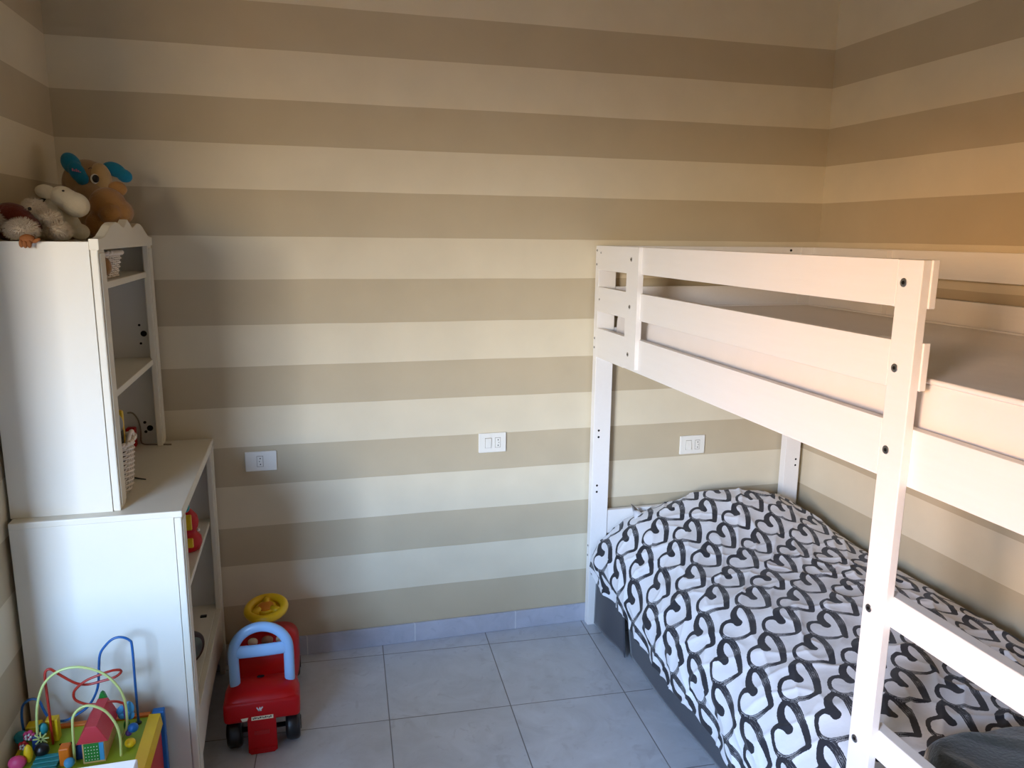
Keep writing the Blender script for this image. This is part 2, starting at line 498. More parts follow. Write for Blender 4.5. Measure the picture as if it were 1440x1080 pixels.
    def build(self, name, material, parent=None, smooth=False, loc=None, recalc=True):
        bm = self.bm
        if recalc:
            bmesh.ops.recalc_face_normals(bm, faces=bm.faces)
        me = bpy.data.meshes.new(name)
        off = Vector((0, 0, 0))
        if parent is not None:
            off = OFF[parent.name]
        elif loc is not None:
            off = Vector(loc)
        bmesh.ops.translate(bm, vec=-off, verts=bm.verts)
        bm.to_mesh(me); bm.free()
        o = bpy.data.objects.new(name, me)
        C.objects.link(o)
        me.materials.append(M[material] if isinstance(material, str) else material)
        if smooth:
            for p in me.polygons:
                p.use_smooth = True
        if parent is not None:
            o.parent = parent
        elif loc is not None:
            o.location = off
        OFF[o.name] = off
        return o

OFF = {}

def catmull(pts, k, closed=False):
    out = []
    n = len(pts)
    rng = n if closed else n - 1
    for i in range(rng):
        if closed:
            p0, p1, p2, p3 = pts[i - 1], pts[i], pts[(i + 1) % n], pts[(i + 2) % n]
        else:
            p0, p1, p2, p3 = pts[max(i - 1, 0)], pts[i], pts[i + 1], pts[min(i + 2, n - 1)]
        for j in range(k):
            t = j / k
            out.append(0.5 * ((2 * p1) + (p2 - p0) * t + (2 * p0 - 5 * p1 + 4 * p2 - p3) * t * t + (3 * p1 - p0 - 3 * p2 + p3) * t ** 3))
    if not closed:
        out.append(pts[-1])
    return out

def tag(o, label, cat, group=None, kind=None):
    o['label'] = label
    o['category'] = cat
    if group: o['group'] = group
    if kind: o['kind'] = kind
    return o

def thing(name, label, cat, loc, group=None):
    o = bpy.data.objects.new(name, None)
    o.empty_display_size = 0.05
    C.objects.link(o)
    o.location = loc
    OFF[o.name] = Vector(loc)
    return tag(o, label, cat, group)

def struct(o):
    o['kind'] = 'structure'
    return o

def smooth_mod(o, lv=1):
    s = o.modifiers.new('subdivision', 'SUBSURF')
    s.levels = lv; s.render_levels = lv
    return o

def remesh(o, vox):
    r = o.modifiers.new('remesh', 'REMESH')
    r.mode = 'VOXEL'; r.voxel_size = vox; r.use_smooth_shade = True
    s = o.modifiers.new('smooth', 'SMOOTH')
    s.factor = 0.5; s.iterations = 6
    return o

# ------------------------------------------------------------------ the room
W = 2.853
YF = -3.45
H = 2.90
XL = -2.05                    # the room widens to the left past the short wall by the bookcase
YE = -1.00
struct(MB().box(XL - 0.12, W + 0.12, YF - 0.14, 0.12, -0.12, 0.0).build('floor', 'floor'))
struct(MB().box(XL - 0.12, W + 0.12, YF - 0.14, 0.12, H, H + 0.12).build('ceiling', 'ceiling'))
struct(MB().box(-0.12, W + 0.12, 0.0, 0.12, 0.0, H).build('wall_back', 'wall'))
struct(MB().box(W, W + 0.12, YF, 0.0, 0.0, H).build('wall_right', 'wall'))
struct(MB().box(-0.12, 0.0, YE, 0.0, 0.0, H).build('wall_left', 'wall'))
struct(MB().box(XL, -0.12, YE, YE + 0.12, 0.0, H).build('wall_recess', 'wall'))
struct(MB().box(XL - 0.12, XL, YF, YE + 0.12, 0.0, H).build('wall_far_left', 'wall'))
WX0, WX1, WZ0, WZ1 = -1.68, -0.42, 0.80, 2.18
wl = MB()
wl.box(XL - 0.12, WX0, YF - .14, YF, 0, H); wl.box(WX1, W + 0.12, YF - .14, YF, 0, H)
wl.box(WX0, WX1, YF - .14, YF, 0, WZ0); wl.box(WX0, WX1, YF - .14, YF, WZ1, H)
struct(wl.build('wall_front', 'wall'))
win = MB()
fy0, fy1 = YF - .11, YF - .07
win.box(WX0, WX0 + .045, fy0, fy1, WZ0, WZ1, .003); win.box(WX1 - .045, WX1, fy0, fy1, WZ0, WZ1, .003)
win.box(WX0 + .045, WX1 - .045, fy0, fy1, WZ0, WZ0 + .045, .003); win.box(WX0 + .045, WX1 - .045, fy0, fy1, WZ1 - .045, WZ1, .003)
wo = struct(win.build('window_1', 'plate'))
MB().box(WX0 + .045, WX1 - .045, YF - .093, YF - .087, WZ0 + .045, WZ1 - .045).build('pane', 'glass', wo)

def skirting(name, pts):
    b = MB()
    for (x0, x1, y0, y1) in pts:
        b.box(x0, x1, y0, y1, 0, 0.080, 0.003, 2)
    return struct(b.build(name, 'skirting'))
skirting('baseboard_back', [(0.0, W, -0.010, 0.0)])
skirting('baseboard_left', [(0.0, 0.010, YE, -0.010)])
skirting('baseboard_right', [(W - 0.010, W, YF, -0.010)])
skirting('baseboard_front', [(XL, W - 0.010, YF, YF + 0.010)])

# ------------------------------------------------------------------ wall sockets
def wall_plate(x0, x1, z0, z1, label, switch, socket_u, switch_u=None, low_switch=False):
    y0 = -0.009
    t = thing('wall_socket', label, 'socket', ((x0 + x1) / 2, 0.0, (z0 + z1) / 2), 'wall sockets along the striped back wall')
    MB().box(x0, x1, y0, 0.0, z0, z1, 0.0035, 3).build('plate', 'plate', t)
    zc = (z0 + z1) / 2
    w = x1 - x0
    xs = x0 + w * socket_u
    s = MB().box(xs - .010, xs + .010, y0 - .0015, y0, zc - .019, zc + .019, .0007).build('socket_insert', 'plate', t)
    g = MB()
    g.box(xs - .0112, xs + .0112, y0 - .0004, y0 + .0005, zc - .0202, zc + .0202)
    g.build('insert_gap', 'cord', t)
    for dz, dx in ((.011, .001), (0, -.002 if not switch else .004), (-.011, .001)):
        MB().cyl((xs + dx, y0 - .0022, zc + dz), (xs + dx, y0 - .001, zc + dz), .0022 if dz else .0016, 12).build('pin_hole', 'dark', s)
    if switch:
        xk = x0 + w * switch_u
        MB().box(xk - .0125, xk + .0125, y0 - .0004, y0 + .0005, zc - .0202, zc + .0202).build('switch_gap', 'cord', t)
        k = MB()
        tilt = 1 if not low_switch else -1
        k.obox((xk, y0 - .002, zc), (.023, .006, .038), (0.09 * tilt, 0, 0), .001)
        k.build('rocker_switch', 'plate', t)
    return t
wall_plate(.520, .630, .752, .826, 'cream wall plate with a single centred socket, above the toy car', False, .47)
wall_plate(1.386, 1.497, .767, .846, 'white switch and socket plate on the open wall, left of the bunk bed', True, .69, .34)
wall_plate(2.254, 2.370, .705, .785, 'white switch and socket plate framed under the upper bunk', True, .69, .34, True)

# ------------------------------------------------------------------ low cabinet
CX = 0.414
cab = thing('low_bookcase', 'wide cream white open bookcase standing on the floor, carrying the narrower shelf unit', 'bookcase', (0.2, -0.39, 0))
MB().box(.012, CX + .003, -.766, -.012, .868, .886, .003).build('top_board', 'cabinet_edge', cab)
MB().box(.012, CX - .019, -.763, -.745, .02, .868, .001).build('side_panel', 'cabinet', cab)
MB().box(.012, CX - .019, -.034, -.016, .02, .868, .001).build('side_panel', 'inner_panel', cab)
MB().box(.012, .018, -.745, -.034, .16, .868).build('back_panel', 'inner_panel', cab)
b = MB(); b.box(CX - .018, CX, -.764, -.704, 0, .867, .003); b.box(CX, CX + .003, -.757, -.711, .03, .86, .0015)
b.build('stile', 'cabinet_edge', cab)
b = MB(); b.box(CX - .018, CX, -.074, -.014, 0, .867, .003); b.box(CX, CX + .003, -.067, -.021, .03, .86, .0015)
b.build('stile', 'cabinet_edge', cab)
b = MB(); b.box(CX - .018, CX, -.704, -.074, .852, .867, .002); b.build('top_rail', 'cabinet_edge', cab)
poly = [(-.704, .262), (-.704, .115), (-.66, .118), (-.60, .130), (-.52, .145), (-.39, .152), (-.26, .145), (-.18, .130), (-.12, .118), (-.074, .115), (-.074, .262)]
MB().prism(poly, 'x', CX - .018, CX, .002).build('apron', 'cabinet_edge', cab)
MB().box(.018, CX - .020, -.745, -.034, .580, .597, .002).build('shelf', 'cabinet', cab)
MB().box(.018, CX - .018, -.745, -.034, .246, .264, .002).build('bottom_board', 'cabinet', cab)
for (x, z) in ((.20, .70), (.232, .69), (.29, .50), (.30, .36)):
    MB().cyl((x, -.0352, z), (x, -.0332, z), .004, 12).build('peg_hole', 'dark', cab)
for (x0, y0) in ((.012, -.763), (.012, -.05)):
    MB().box(x0, x0 + .035, y0, y0 + .034, 0, .246, .002).build('leg', 'cabinet_edge', cab)

# ------------------------------------------------------------------ upper shelf unit
HX, HY0, HY1 = 0.264, -0.730, -0.022
hut = thing('shelf_unit', 'narrow cream white shelf unit with scalloped crest, standing on the low bookcase', 'shelf', (0.13, -0.38, 0.886))
MB().box(.008, HX - .019, HY0, HY0 + .018, .886, 1.580, .001).build('side_panel', 'cabinet', hut)
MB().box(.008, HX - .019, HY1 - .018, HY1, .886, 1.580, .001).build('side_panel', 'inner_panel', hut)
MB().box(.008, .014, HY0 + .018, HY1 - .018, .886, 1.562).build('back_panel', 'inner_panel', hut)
for (a, c) in ((HY0 + .001, HY0 + .066), (HY1 - .062, HY1)):
    b = MB(); b.box(HX - .018, HX, a, c, .886, 1.562, .003); b.box(HX, HX + .003, a + .008, c - .008, .90, 1.552, .0015)
    b.build('stile', 'cabinet_edge', hut)
ys = [0, .04, .09, .15, .20, .25, .30, .34, .38, .42, .46, .5]
zs = [0, .001, .006, .020, .033, .041, .043, .040, .033, .030, .041, .052]
top = [(HY0 + (HY1 - HY0) * t, 1.587 + z) for t, z in zip(ys, zs)] + [(HY1 - (HY1 - HY0) * t, 1.587 + z) for t, z in list(zip(ys, zs))[-2::-1]]
poly = [(HY0 - .002, 1.560)] + [(HY0 - .002, 1.587)] + top[1:-1] + [(HY1 + .002, 1.587), (HY1 + .002, 1.560)]
MB().prism(poly, 'x', HX - .019, HX + .004, .002).build('crest', 'cabinet_edge', hut)
MB().box(.014, HX - .019, HY0 + .018, HY1 - .018, 1.562, 1.579, .001).build('top_board', 'cabinet', hut)
MB().box(.014, HX - .010, HY0 + .018, HY1 - .018, 1.458, 1.476, .002).build('shelf', 'cabinet_edge', hut)
MB().box(.014, HX - .010, HY0 + .018, HY1 - .018, 1.168, 1.187, .002).build('shelf', 'cabinet_edge', hut)
for (x, z, r) in ((.212, 1.297, .004), (.224, 1.268, .010), (.213, 1.235, .004), (.205, .962, .005), (.220, .941, .010), (.206, .929, .005)):
    MB().cyl((x, HY1 - .0192, z), (x, HY1 - .0172, z), r, 16).build('peg_hole', 'dark', hut)

# ------------------------------------------------------------------ wicker baskets
def basket(cx, cy, z0, lx, ly, h, label, rows, flare=.012, gap=True):
    t = thing('wicker_basket', label, 'basket', (cx, cy, z0), 'white wicker baskets in the shelf unit')
    def outline(u, grow):
        # rounded rectangle by superellipse
        a, b_ = lx / 2 + grow, ly / 2 + grow
        c, s = math.cos(u), math.sin(u)
        n = 5.0
        r = (abs(c / a) ** n + abs(s / b_) ** n) ** (-1 / n)
        return r * c, r * s
    nst = 22
    for k in range(rows):
        z = z0 + .006 + (h - .02) * k / (rows - 1)
        g = flare * (k / rows)
        pts = []
        m = nst * 4
        for i in range(m):
            u = 2 * PI * i / m
            w = .0034 * math.cos(nst * u / 2 + PI * (k % 2))
            x, y = outline(u, g + w)
            pts.append((cx + x, cy + y, z))
        b = MB(); b.tube(pts, .0026, 6, True, rz=.0024)
        b.build('weaver', 'wicker', t, True)
    b = MB()
    for i in range(nst):
        u = 2 * PI * (i + .0) / nst
        x, y = outline(u, 0); x2, y2 = outline(u, flare)
        b.cyl((cx + x, cy + y, z0 + .002), (cx + x2, cy + y2, z0 + h - .005), .0026, 6)
    b.build('stakes', 'wicker', t, True)
    b = MB()
    for ph in (0, PI):
        pts = []
        for i in range(160):
            u = 2 * PI * i / 160
            x, y = outline(u, flare + .003 + .003 * math.cos(20 * u + ph))
            pts.append((cx + x, cy + y, z0 + h - .004 + .003 * math.sin(20 * u + ph)))
        b.tube(pts, .0048, 8, True)
    b.build('rim', 'wicker', t, True)
    b = MB()
    poly = [outline(2 * PI * i / 40, -.006) for i in range(40)]
    b.prism([(cx + p[0], cy + p[1]) for p in poly], 'z', z0, z0 + .005)
    b.build('base', 'wicker', t)
    return t
b1 = basket(.160, -.555, .886, .185, .120, .150, 'tall white wicker basket of toys standing on the bookcase top', 21)
b2 = basket(.150, -.440, 1.476, .165, .175, .074, 'low white wicker basket on the top shelf behind the cream post', 10, .010)
# a looped handle on the taller basket
MB().tube([(.262, -.585, 1.030), (.266, -.575, 1.050), (.267, -.555, 1.056), (.266, -.535, 1.050), (.262, -.525, 1.030)], .006, 8, smooth=5).build('handle', 'wicker', b1, True)

# toys in and behind the baskets
o = MB().box(.226, .244, -.528, -.513, .90, 1.112, .006).box(.180, .226, -.528, -.513, 1.088, 1.112, .006).build('toy_block', 'yellow', None, False, (.22, -.51, .90))
tag(o, 'yellow plastic toy sticking up out of the tall wicker basket', 'toy')
t = thing('toy_figure', 'rounded grey toy with a dark base in the tall wicker basket', 'toy', (.21, -.565, .893))
MB().ell((.222, -.560, 1.080), (.028, .024, .036)).build('head', 'grey_toy', t, True)
MB().cyl((.220, -.562, .893), (.222, -.560, 1.062), .027, 20).build('body', 'black', t, True)
t = thing('toy_cup', 'red plastic toy standing against the far panel behind the tall wicker basket', 'toy', (.165, -.065, .886))
MB().box(.150, .180, -.078, -.048, .886, .952, .005, 3).build('body', 'red', t)
MB().box(.158, .174, -.0795, -.0775, .90, .935, .001).build('face_plate', 'dark_red', t)
o = MB().tube([(.155, -.050, 1.000), (.172, -.048, .997), (.186, -.046, .972), (.191, -.046, .935), (.190, -.048, .900), (.200, -.055, .889), (.23, -.064, .889), (.26, -.072, .889), (.290, -.078, .889)], .0026, 8, smooth=6).build('cable', 'cord', None, True, (.19, -.05, .889))
tag(o, 'thin grey cord running out along the bookcase top by the far post', 'cord')
o = MB().tube([(.236, -.455, .890), (.246, -.452, .890), (.262, -.460, .889), (.278, -.470, .889)], [.004, .003, .0022, .0018], 8).build('cable_end', 'black', None, True, (.25, -.49, .889))
tag(o, 'short black cord end lying beside the tall wicker basket', 'cord')
# plush spilling over the low basket
t = thing('plush_toy', 'brown plush toy slumped over the rim of the low wicker basket', 'plush toy', (.225, -.56, 1.476))
b = MB(); b.ell((.212, -.560, 1.522), (.030, .026, .040)); b.ell((.190, -.575, 1.505), (.036, .028, .028))
remesh(b.build('body', 'plush_bear', t, True), .004)
MB().ell((.236, -.535, 1.512), (.014, .018, .024)).build('paw', 'plush_bear', t, True)

# red toy on the middle shelf
t = thing('toy_figure', 'glossy red bottle shaped toy on the bookcase middle shelf', 'toy', (.352, -.31, .597))
MB().lathe([(.024, 0), (.041, .006), (.049, .024), (.047, .044), (.035, .058), (.031, .064), (.038, .078), (.042, .096), (.038, .116), (.026, .132), (.018, .140), (.016, .152), (.006, .158)], (.352, -.320, .597), 28).build('body', 'red', t, True)
MB().box(.366, .384, -.394, -.384, .632, .662, .003).build('buckle', 'yellow', t)
MB().box(.366, .383, -.394, -.384, .690, .740, .003).build('strap', 'yellow', t)
MB().ell((.362, -.352, .752), (.013, .013, .016)).build('cap', 'teal_wood', t, True)
MB().cyl((.385, -.305, .658), (.392, -.302, .658), .006, 12).build('spot', 'white_sticker', t, True)
# dark disc on the bottom board
t = thing('toy_drum', 'dark round toy drum propped behind the near post on the bookcase bottom board', 'toy', (.345, -.45, .264))
MB().cyl((.345, -.425, .317), (.368, -.445, .317), .052, 36, bev=.008).build('rim', 'brown_disc', t, True)
MB().cyl((.366, -.443, .317), (.371, -.447, .317), .036, 32).build('face', 'teal_disc', t, True)
o = MB().box(.350, .372, -.135, -.120, .264, .270, .002).build('plastic_clip', 'black', None, False, (.36, -.127, .264))
tag(o, 'tiny black plastic clip lying on the bookcase bottom board', 'clip')

# ------------------------------------------------------------------ plush toys on top
TZ = 1.579
dog = thing('plush_dog', 'tan plush puppy with teal ears sitting at the back of the shelf unit top', 'plush toy', (.125, -.17, TZ))
b = MB()
b.ell((.128, -.185, 1.742), (.070, .062, .076)); b.ell((.142, -.225, 1.715), (.046, .040, .036))
b.ell((.120, -.165, 1.645), (.060, .052, .068)); b.ell((.165, -.23, 1.600), (.026, .05, .022)); b.ell((.075, -.23, 1.600), (.026, .05, .022))
b.ell((.175, -.19, 1.645), (.022, .03, .045)); b.ell((.065, -.19, 1.645), (.022, .03, .045))
remesh(b.build('body', 'plush_tan', dog, True), .005)
b = MB()
b.ell((.100, -.232, 1.800), (.026, .018, .034), (0, -.5, 0)); b.ell((.118, -.246, 1.775), (.022, .014, .034), (0, -.45, 0)); b.ell((.130, -.250, 1.757), (.019, .012, .020))
ear = remesh(b.build('ear', 'plush_teal', dog, True), .003)
b = MB()
b.ell((.205, -.185, 1.790), (.034, .013, .022), (0, .35, 0)); b.ell((.233, -.188, 1.772), (.024, .012, .020), (0, .5, 0))
remesh(b.build('ear', 'plush_teal', dog, True), .003)
b = MB(); b.ell((.168, -.205, 1.755), (.033, .042, .052), (0, 0, .2))
b.build('face_patch', 'plush_face', dog, True)
e = MB().ell((.1635, -.2455, 1.757), (.0125, .006, .0145), (0.1, 0, .35)).build('eye', 'eye_white', dog, True)
MB().ell((.1665, -.2505, 1.7575), (.0095, .004, .0115), (0.1, 0, .35)).build('pupil', 'black', e, True)
MB().tube([(.147, -.243, 1.785), (.152, -.243, 1.789), (.157, -.241, 1.788)], .0012, 6).build('eyebrow', 'black', dog, True)
b = MB()
for i, (dx, h) in enumerate(((0, .008), (.005, .005), (.010, .008), (.015, .006), (.020, .003))):
    b.box(.108 + dx, .1115 + dx, -.2635, -.2600, 1.777 - .001 * i, 1.777 + h - .001 * i, .0006)
b.build('stitching', 'pink_thread', ear)

bear = thing('plush_bear', 'caramel plush bear turned away, leaning on the shelf unit crest', 'plush toy', (.20, -.32, TZ))
b = MB()
b.ell((.210, -.330, 1.680), (.050, .048, .050)); b.ell((.242, -.330, 1.660), (.036, .038, .036)); b.ell((.188, -.318, 1.622), (.045, .046, .045))
b.ell((.222, -.360, 1.655), (.032, .03, .03)); b.ell((.236, -.31, 1.628), (.020, .028, .035))
remesh(b.build('body', 'plush_bear', bear, True), .004)
b = MB(); b.ell((.238, -.322, 1.727), (.025, .012, .021), (0, .2, .2))
b.build('ear', 'plush_bear', bear, True)
b = MB(); b.ell((.242, -.345, 1.636), (.018, .026, .019)); b.build('paw', 'plush_bear', bear, True)

cow = thing('plush_horse', 'white plush horse with a long muzzle, dark mane and floppy ear', 'plush toy', (.11, -.49, TZ))
b = MB()
b.ell((.140, -.500, 1.694), (.032, .030, .028), (0, .35, 0)); b.ell((.168, -.503, 1.674), (.036, .034, .033), (0, .45, 0)); b.ell((.152, -.501, 1.684), (.034, .031, .030), (0, .4, 0))
remesh(b.build('head', 'plush_white', cow, True), .003)
b = MB()
b.ell((.105, -.480, 1.650), (.032, .034, .040), (0, .5, 0)); b.ell((.085, -.462, 1.618), (.045, .045, .040)); b.ell((.112, -.49, 1.668), (.024, .024, .026))
b.ell((.110, -.515, 1.615), (.022, .026, .034), (0, -.6, 0)); b.ell((.135, -.52, 1.596), (.024, .022, .017))
b.ell((.150, -.485, 1.630), (.020, .024, .030), (0, -.6, 0)); b.ell((.172, -.495, 1.603), (.024, .022, .022))
remesh(b.build('body', 'plush_white', cow, True), .004)
b = MB(); b.ell((.103, -.512, 1.706), (.026, .009, .0185), (0, .15, .1)); b.build('ear', 'plush_white', cow, True)
b = MB()
for i in range(26):
    a = Vector((.098 + random.uniform(-.006, .008), -.484 + random.uniform(-.01, .008), 1.690 + random.uniform(-.008, .004)))
    d = Vector((-.024 + random.uniform(-.008, .004), random.uniform(-.01, .008), -.012 + random.uniform(-.010, .006)))
    b.cyl(a, a + d, .0024, 5, .0005)
b.build('mane', 'black', cow)
MB().ell((.149, -.530, 1.7085), (.0035, .0025, .0025)).build('eye', 'black', cow, True)
MB().tube([(.1925, -.522, 1.681), (.1955, -.519, 1.674), (.1945, -.520, 1.668)], .0008, 5).build('nostril', 'cord', cow, True)

fur = thing('plush_monkey', 'maroon plush toy with fluffy white limbs, its brown foot hanging over the panel edge', 'plush toy', (.07, -.64, TZ))
b = MB()
b.ell((.058, -.625, 1.638), (.046, .036, .034), (0, .35, 0)); b.ell((.030, -.62, 1.620), (.030, .036, .040)); b.ell((.090, -.63, 1.622), (.034, .030, .022), (0, .7, 0)); b.ell((.05, -.62, 1.60), (.045, .04, .022))
body = remesh(b.build('body', 'plush_maroon', fur, True), .004)
def tufts(n, c, r, length, thick, sweep=(0, 0, -.3)):
    b = MB()
    b.ell(c, r, u=18, v=12)
    for i in range(n):
        z = random.uniform(-1, 1); a = random.uniform(0, 2 * PI)
        s = math.sqrt(1 - z * z)
        d = Vector((s * math.cos(a), s * math.sin(a), z))
        p = Vector((c[0] + d.x * r[0] * .92, c[1] + d.y * r[1] * .92, c[2] + d.z * r[2] * .92))
        q = d + Vector(sweep) * random.uniform(.3, 1.2) + Vector((random.uniform(-.35, .35), random.uniform(-.35, .35), random.uniform(-.35, .35)))
        q.normalize()
        L = length * random.uniform(.6, 1.2)
        e = p + q * L
        if e.z < 1.582 and e.y > -.732: e.z = 1.582
        b.cyl(p, e, thick, 5, thick * .15)
    return b
tufts(1500, (.092, -.690, 1.607), (.034, .030, .022), .0115, .0010).build('fluffy_leg', 'fluff', fur)
tufts(900, (.128, -.605, 1.635), (.026, .022, .018), .0115, .0010).build('fluffy_arm', 'fluff', fur)
tufts(900, (.150, -.620, 1.607), (.026, .024, .018), .0115, .0010).build('fluffy_arm', 'fluff', fur)
tufts(900, (.100, -.610, 1.663), (.022, .020, .015), .0115, .0010).build('fluffy_collar', 'fluff', fur)
tufts(700, (.024, -.665, 1.628), (.020, .022, .022), .0115, .0010).build('fluffy_tail', 'fluff', fur)
b = MB()
b.ell((.116, -.738, 1.585), (.017, .014, .012))
for dx, dz in ((-.011, -.007), (-.003, -.009), (.006, -.008)):
    b.ell((.116 + dx, -.748, 1.579 + dz * .6), (.0052, .006, .0095))
b.ell((.136, -.742, 1.582), (.010, .006, .0045), (0, -.5, 0))
b.build('foot', 'brown_felt', fur, True)
MB().ell((.104, -.658, 1.658), (.0045, .004, .0045)).build('eye', 'black', fur, True)

# ------------------------------------------------------------------ ride-on toy car
car = thing('ride_on_car', 'red plastic ride-on toy car with light blue backrest and yellow steering wheel', 'toy car', (.573, -.33, 0))
def loft(secs, seg=36, n=4.0):
    b = MB()
    rings = []
    for (y, cx, hw, z0, z1) in secs:
        ring = []
        for k in range(seg):
            a = 2 * PI * k / seg
            c, s = math.cos(a), math.sin(a)
            x = math.copysign(abs(c) ** (2 / n), c) * hw
            z = (z0 + z1) / 2 + math.copysign(abs(s) ** (2 / n), s) * (z1 - z0) / 2
            ring.append(b.bm.verts.new((cx + x, y, z)))
        rings.append(ring)
    for A, B in zip(rings, rings[1:]):
        for k in range(seg):
            b.bm.faces.new((A[k], A[(k + 1) % seg], B[(k + 1) % seg], B[k]))
    b.bm.faces.new(rings[0][::-1]); b.bm.faces.new(rings[-1])
    return b
cxm = .573
secs = [(-.570, cxm, .085, .132, .158), (-.567, cxm, .102, .118, .178), (-.560, cxm, .110, .112, .192), (-.545, cxm, .113, .110, .204), (-.50, cxm, .113, .108, .212),
        (-.46, cxm, .110, .095, .206), (-.43, cxm, .100, .080, .178), (-.40, cxm, .094, .07, .165), (-.345, cxm, .092, .062, .166), (-.325, cxm, .098, .058, .185),
        (-.305, cxm, .106, .055, .232), (-.29, cxm, .110, .052, .262), (-.265, cxm, .112, .05, .268), (-.22, cxm, .113, .05, .250), (-.15, cxm, .111, .05, .222),
        (-.10, cxm, .104, .052, .200), (-.065, cxm, .090, .06, .172), (-.050, cxm, .07, .075, .145)]
loft(secs).build('body', 'red', car, True)
MB().box(.459, .687, -.5705, -.47, .112, .184, .014, 4).build('bumper', 'red', car, True)
MB().prism([(.529, .124), (.527, .010), (.535, .002), (.605, .002), (.614, .010), (.613, .124)], 'y', -.571, -.557, .002).build('tow_flap', 'red', car)
MB().box(.548, .592, -.5735, -.570, .070, .083, .001).build('flap_slot', 'dark_red', car)
MB().box(.529, .613, -.5745, -.570, .018, .024, .001).build('flap_rib', 'red', car)
for (x, y) in ((.484, -.505), (.662, -.505), (.486, -.135), (.660, -.135)):
    w = MB().cyl((x - .0225, y, .050), (x + .0225, y, .050), .050, 36, bev=.012).build('wheel', 'black', car, True)
    sx = -1 if x < cxm else 1
    MB().cyl((x + sx * .0205, y, .050), (x + sx * .0255, y, .050), .022, 24, bev=.002).build('hub_cap', 'black', w, True)
for y in (-.505, -.135):
    MB().cyl((.48, y, .050), (.665, y, .050), .008, 12).build('axle', 'black', car, True)
b = MB()
arc = [(.493, -.497, .175), (.492, -.498, .24), (.492, -.499, .305)]
for k in range(1, 12):
    a = PI - PI * k / 12
    arc.append((.575 + .083 * math.cos(a), -.500, .312 + .083 * math.sin(a)))
arc += [(.658, -.499, .305), (.658, -.498, .24), (.657, -.497, .175)]
b.tube(arc, .0160, 14, rz=.013, up=(0, 1, 0), smooth=3)
b.tube([(.488, -.500, .317), (.54, -.502, .316), (.61, -.502, .316), (.662, -.500, .317)], .021, 14, rz=.010, up=(0, 1, 0), smooth=3)
b.build('backrest', 'sky_blue', car, True)
sw = Matrix.Translation((.582, -.262, .338)) @ Matrix.Rotation(math.radians(10), 4, 'X') @ Matrix.Rotation(math.radians(-3), 4, 'Y')
def place(pts, mt): return [mt @ Vector(p) for p in pts]
b = MB()
ring = [(.060 * math.cos(2 * PI * k / 40), .060 * math.sin(2 * PI * k / 40), 0) for k in range(40)]
b.tube(place(ring, sw), .0145, 12, True)
for a in (PI / 2, PI / 2 + 2.1, PI / 2 - 2.1):
    b.tube(place([(.02 * math.cos(a), .02 * math.sin(a), .002), (.055 * math.cos(a), .055 * math.sin(a), 0)], sw), .013, 10)
b.cyl(sw @ Vector((0, 0, -.012)), sw @ Vector((0, 0, .008)), .034, 28, bev=.004)
b.cyl(sw @ Vector((0, 0, -.014)), sw @ Vector((0, 0, -.006)), .058, 36)
wheel_o = b.build('steering_wheel', 'yellow', car, True)
MB().cyl(sw @ Vector((0, 0, .007)), sw @ Vector((0, 0, .011)), .026, 28, bev=.0015).build('horn_button', 'orange', wheel_o, True)
MB().cyl((.580, -.240, .20), (.582, -.260, .332), .015, 16).build('steering_column', 'black', car, True)
for (x, r, m_) in ((.536, .016, 'cream_sticker'), (.583, .019, 'brown_sticker'), (.624, .013, 'cream_sticker')):
    MB().cyl((x, -.303, .243), (x, -.3095, .2405), r, 24).build('dial_sticker', m_, car, True)
st = MB().box(.541, .606, -.5722, -.5690, .1205, .1325, .0004).build('bumper_sticker', 'cream_sticker', car)
b = MB()
for i in range(11):
    x = .545 + .0052 * i
    b.box(x, x + .0036, -.5728, -.572, .1245 + .001 * (i % 3), .1285 + .0012 * ((i * 2) % 3))
b.build('print_marks', 'black', st)
MB().prism([(.510, .131), (.532, .132), (.528, .122), (.514, .121)], 'y', -.5722, -.568, .0003).build('bumper_sticker', 'cream_sticker', car)
b = MB()
b.obox((.5615, -.5715, .157), (.0035, .002, .014), (0, -.5, 0)); b.obox((.567, -.5715, .157), (.0035, .002, .012), (0, .2, 0)); b.obox((.572, -.5715, .158), (.0035, .002, .013), (0, .6, 0)); b.obox((.567, -.5715, .152), (.010, .002, .003), (0, 0, 0))
b.build('emblem', 'white_sticker', car)
MB().ell((.568, -.478, .2125), (.012, .006, .003)).build('seat_slot', 'dark', car, True)

# ------------------------------------------------------------------ activity cube
AZ = .335
X0, X1, Y0, Y1 = .012, .338, -1.150, -.792
cube = thing('activity_cube', 'colourful wooden activity cube with wire bead maze beside the low bookcase', 'toy', (.175, -.97, 0))
MB().box(X0 + .012, X1 - .012, Y0 + .012, Y1 - .012, AZ - .016, AZ - .004, .001).build('top_board', 'green_wood', cube)
MB().box(X0, X1 - .030, Y1 - .016, Y1, .02, AZ + .002, .002).build('back_panel', 'orange_wood', cube)
MB().box(X0 + .02, X1 - .02, Y0, Y0 + .012, .02, AZ - .01, .002).build('front_panel', 'sky_wood', cube)
MB().box(X0, X0 + .012, Y0 + .02, Y1 - .016, .02, AZ - .008, .002).build('side_panel', 'yellow_wood', cube)
MB().box(X1 - .016, X1 - .006, Y0 + .02, Y1 - .02, .02, AZ - .020, .002).build('side_panel', 'red_wood', cube)
MB().prism([(X1 - .032, AZ + .006), (X1 - .004, AZ + .004), (X1, AZ - .028), (X1 - .008, AZ - .034), (X1 - .030, AZ - .01)], 'y', Y0 + .02, Y1 - .018, .002).build('rim', 'yellow_wood', cube)
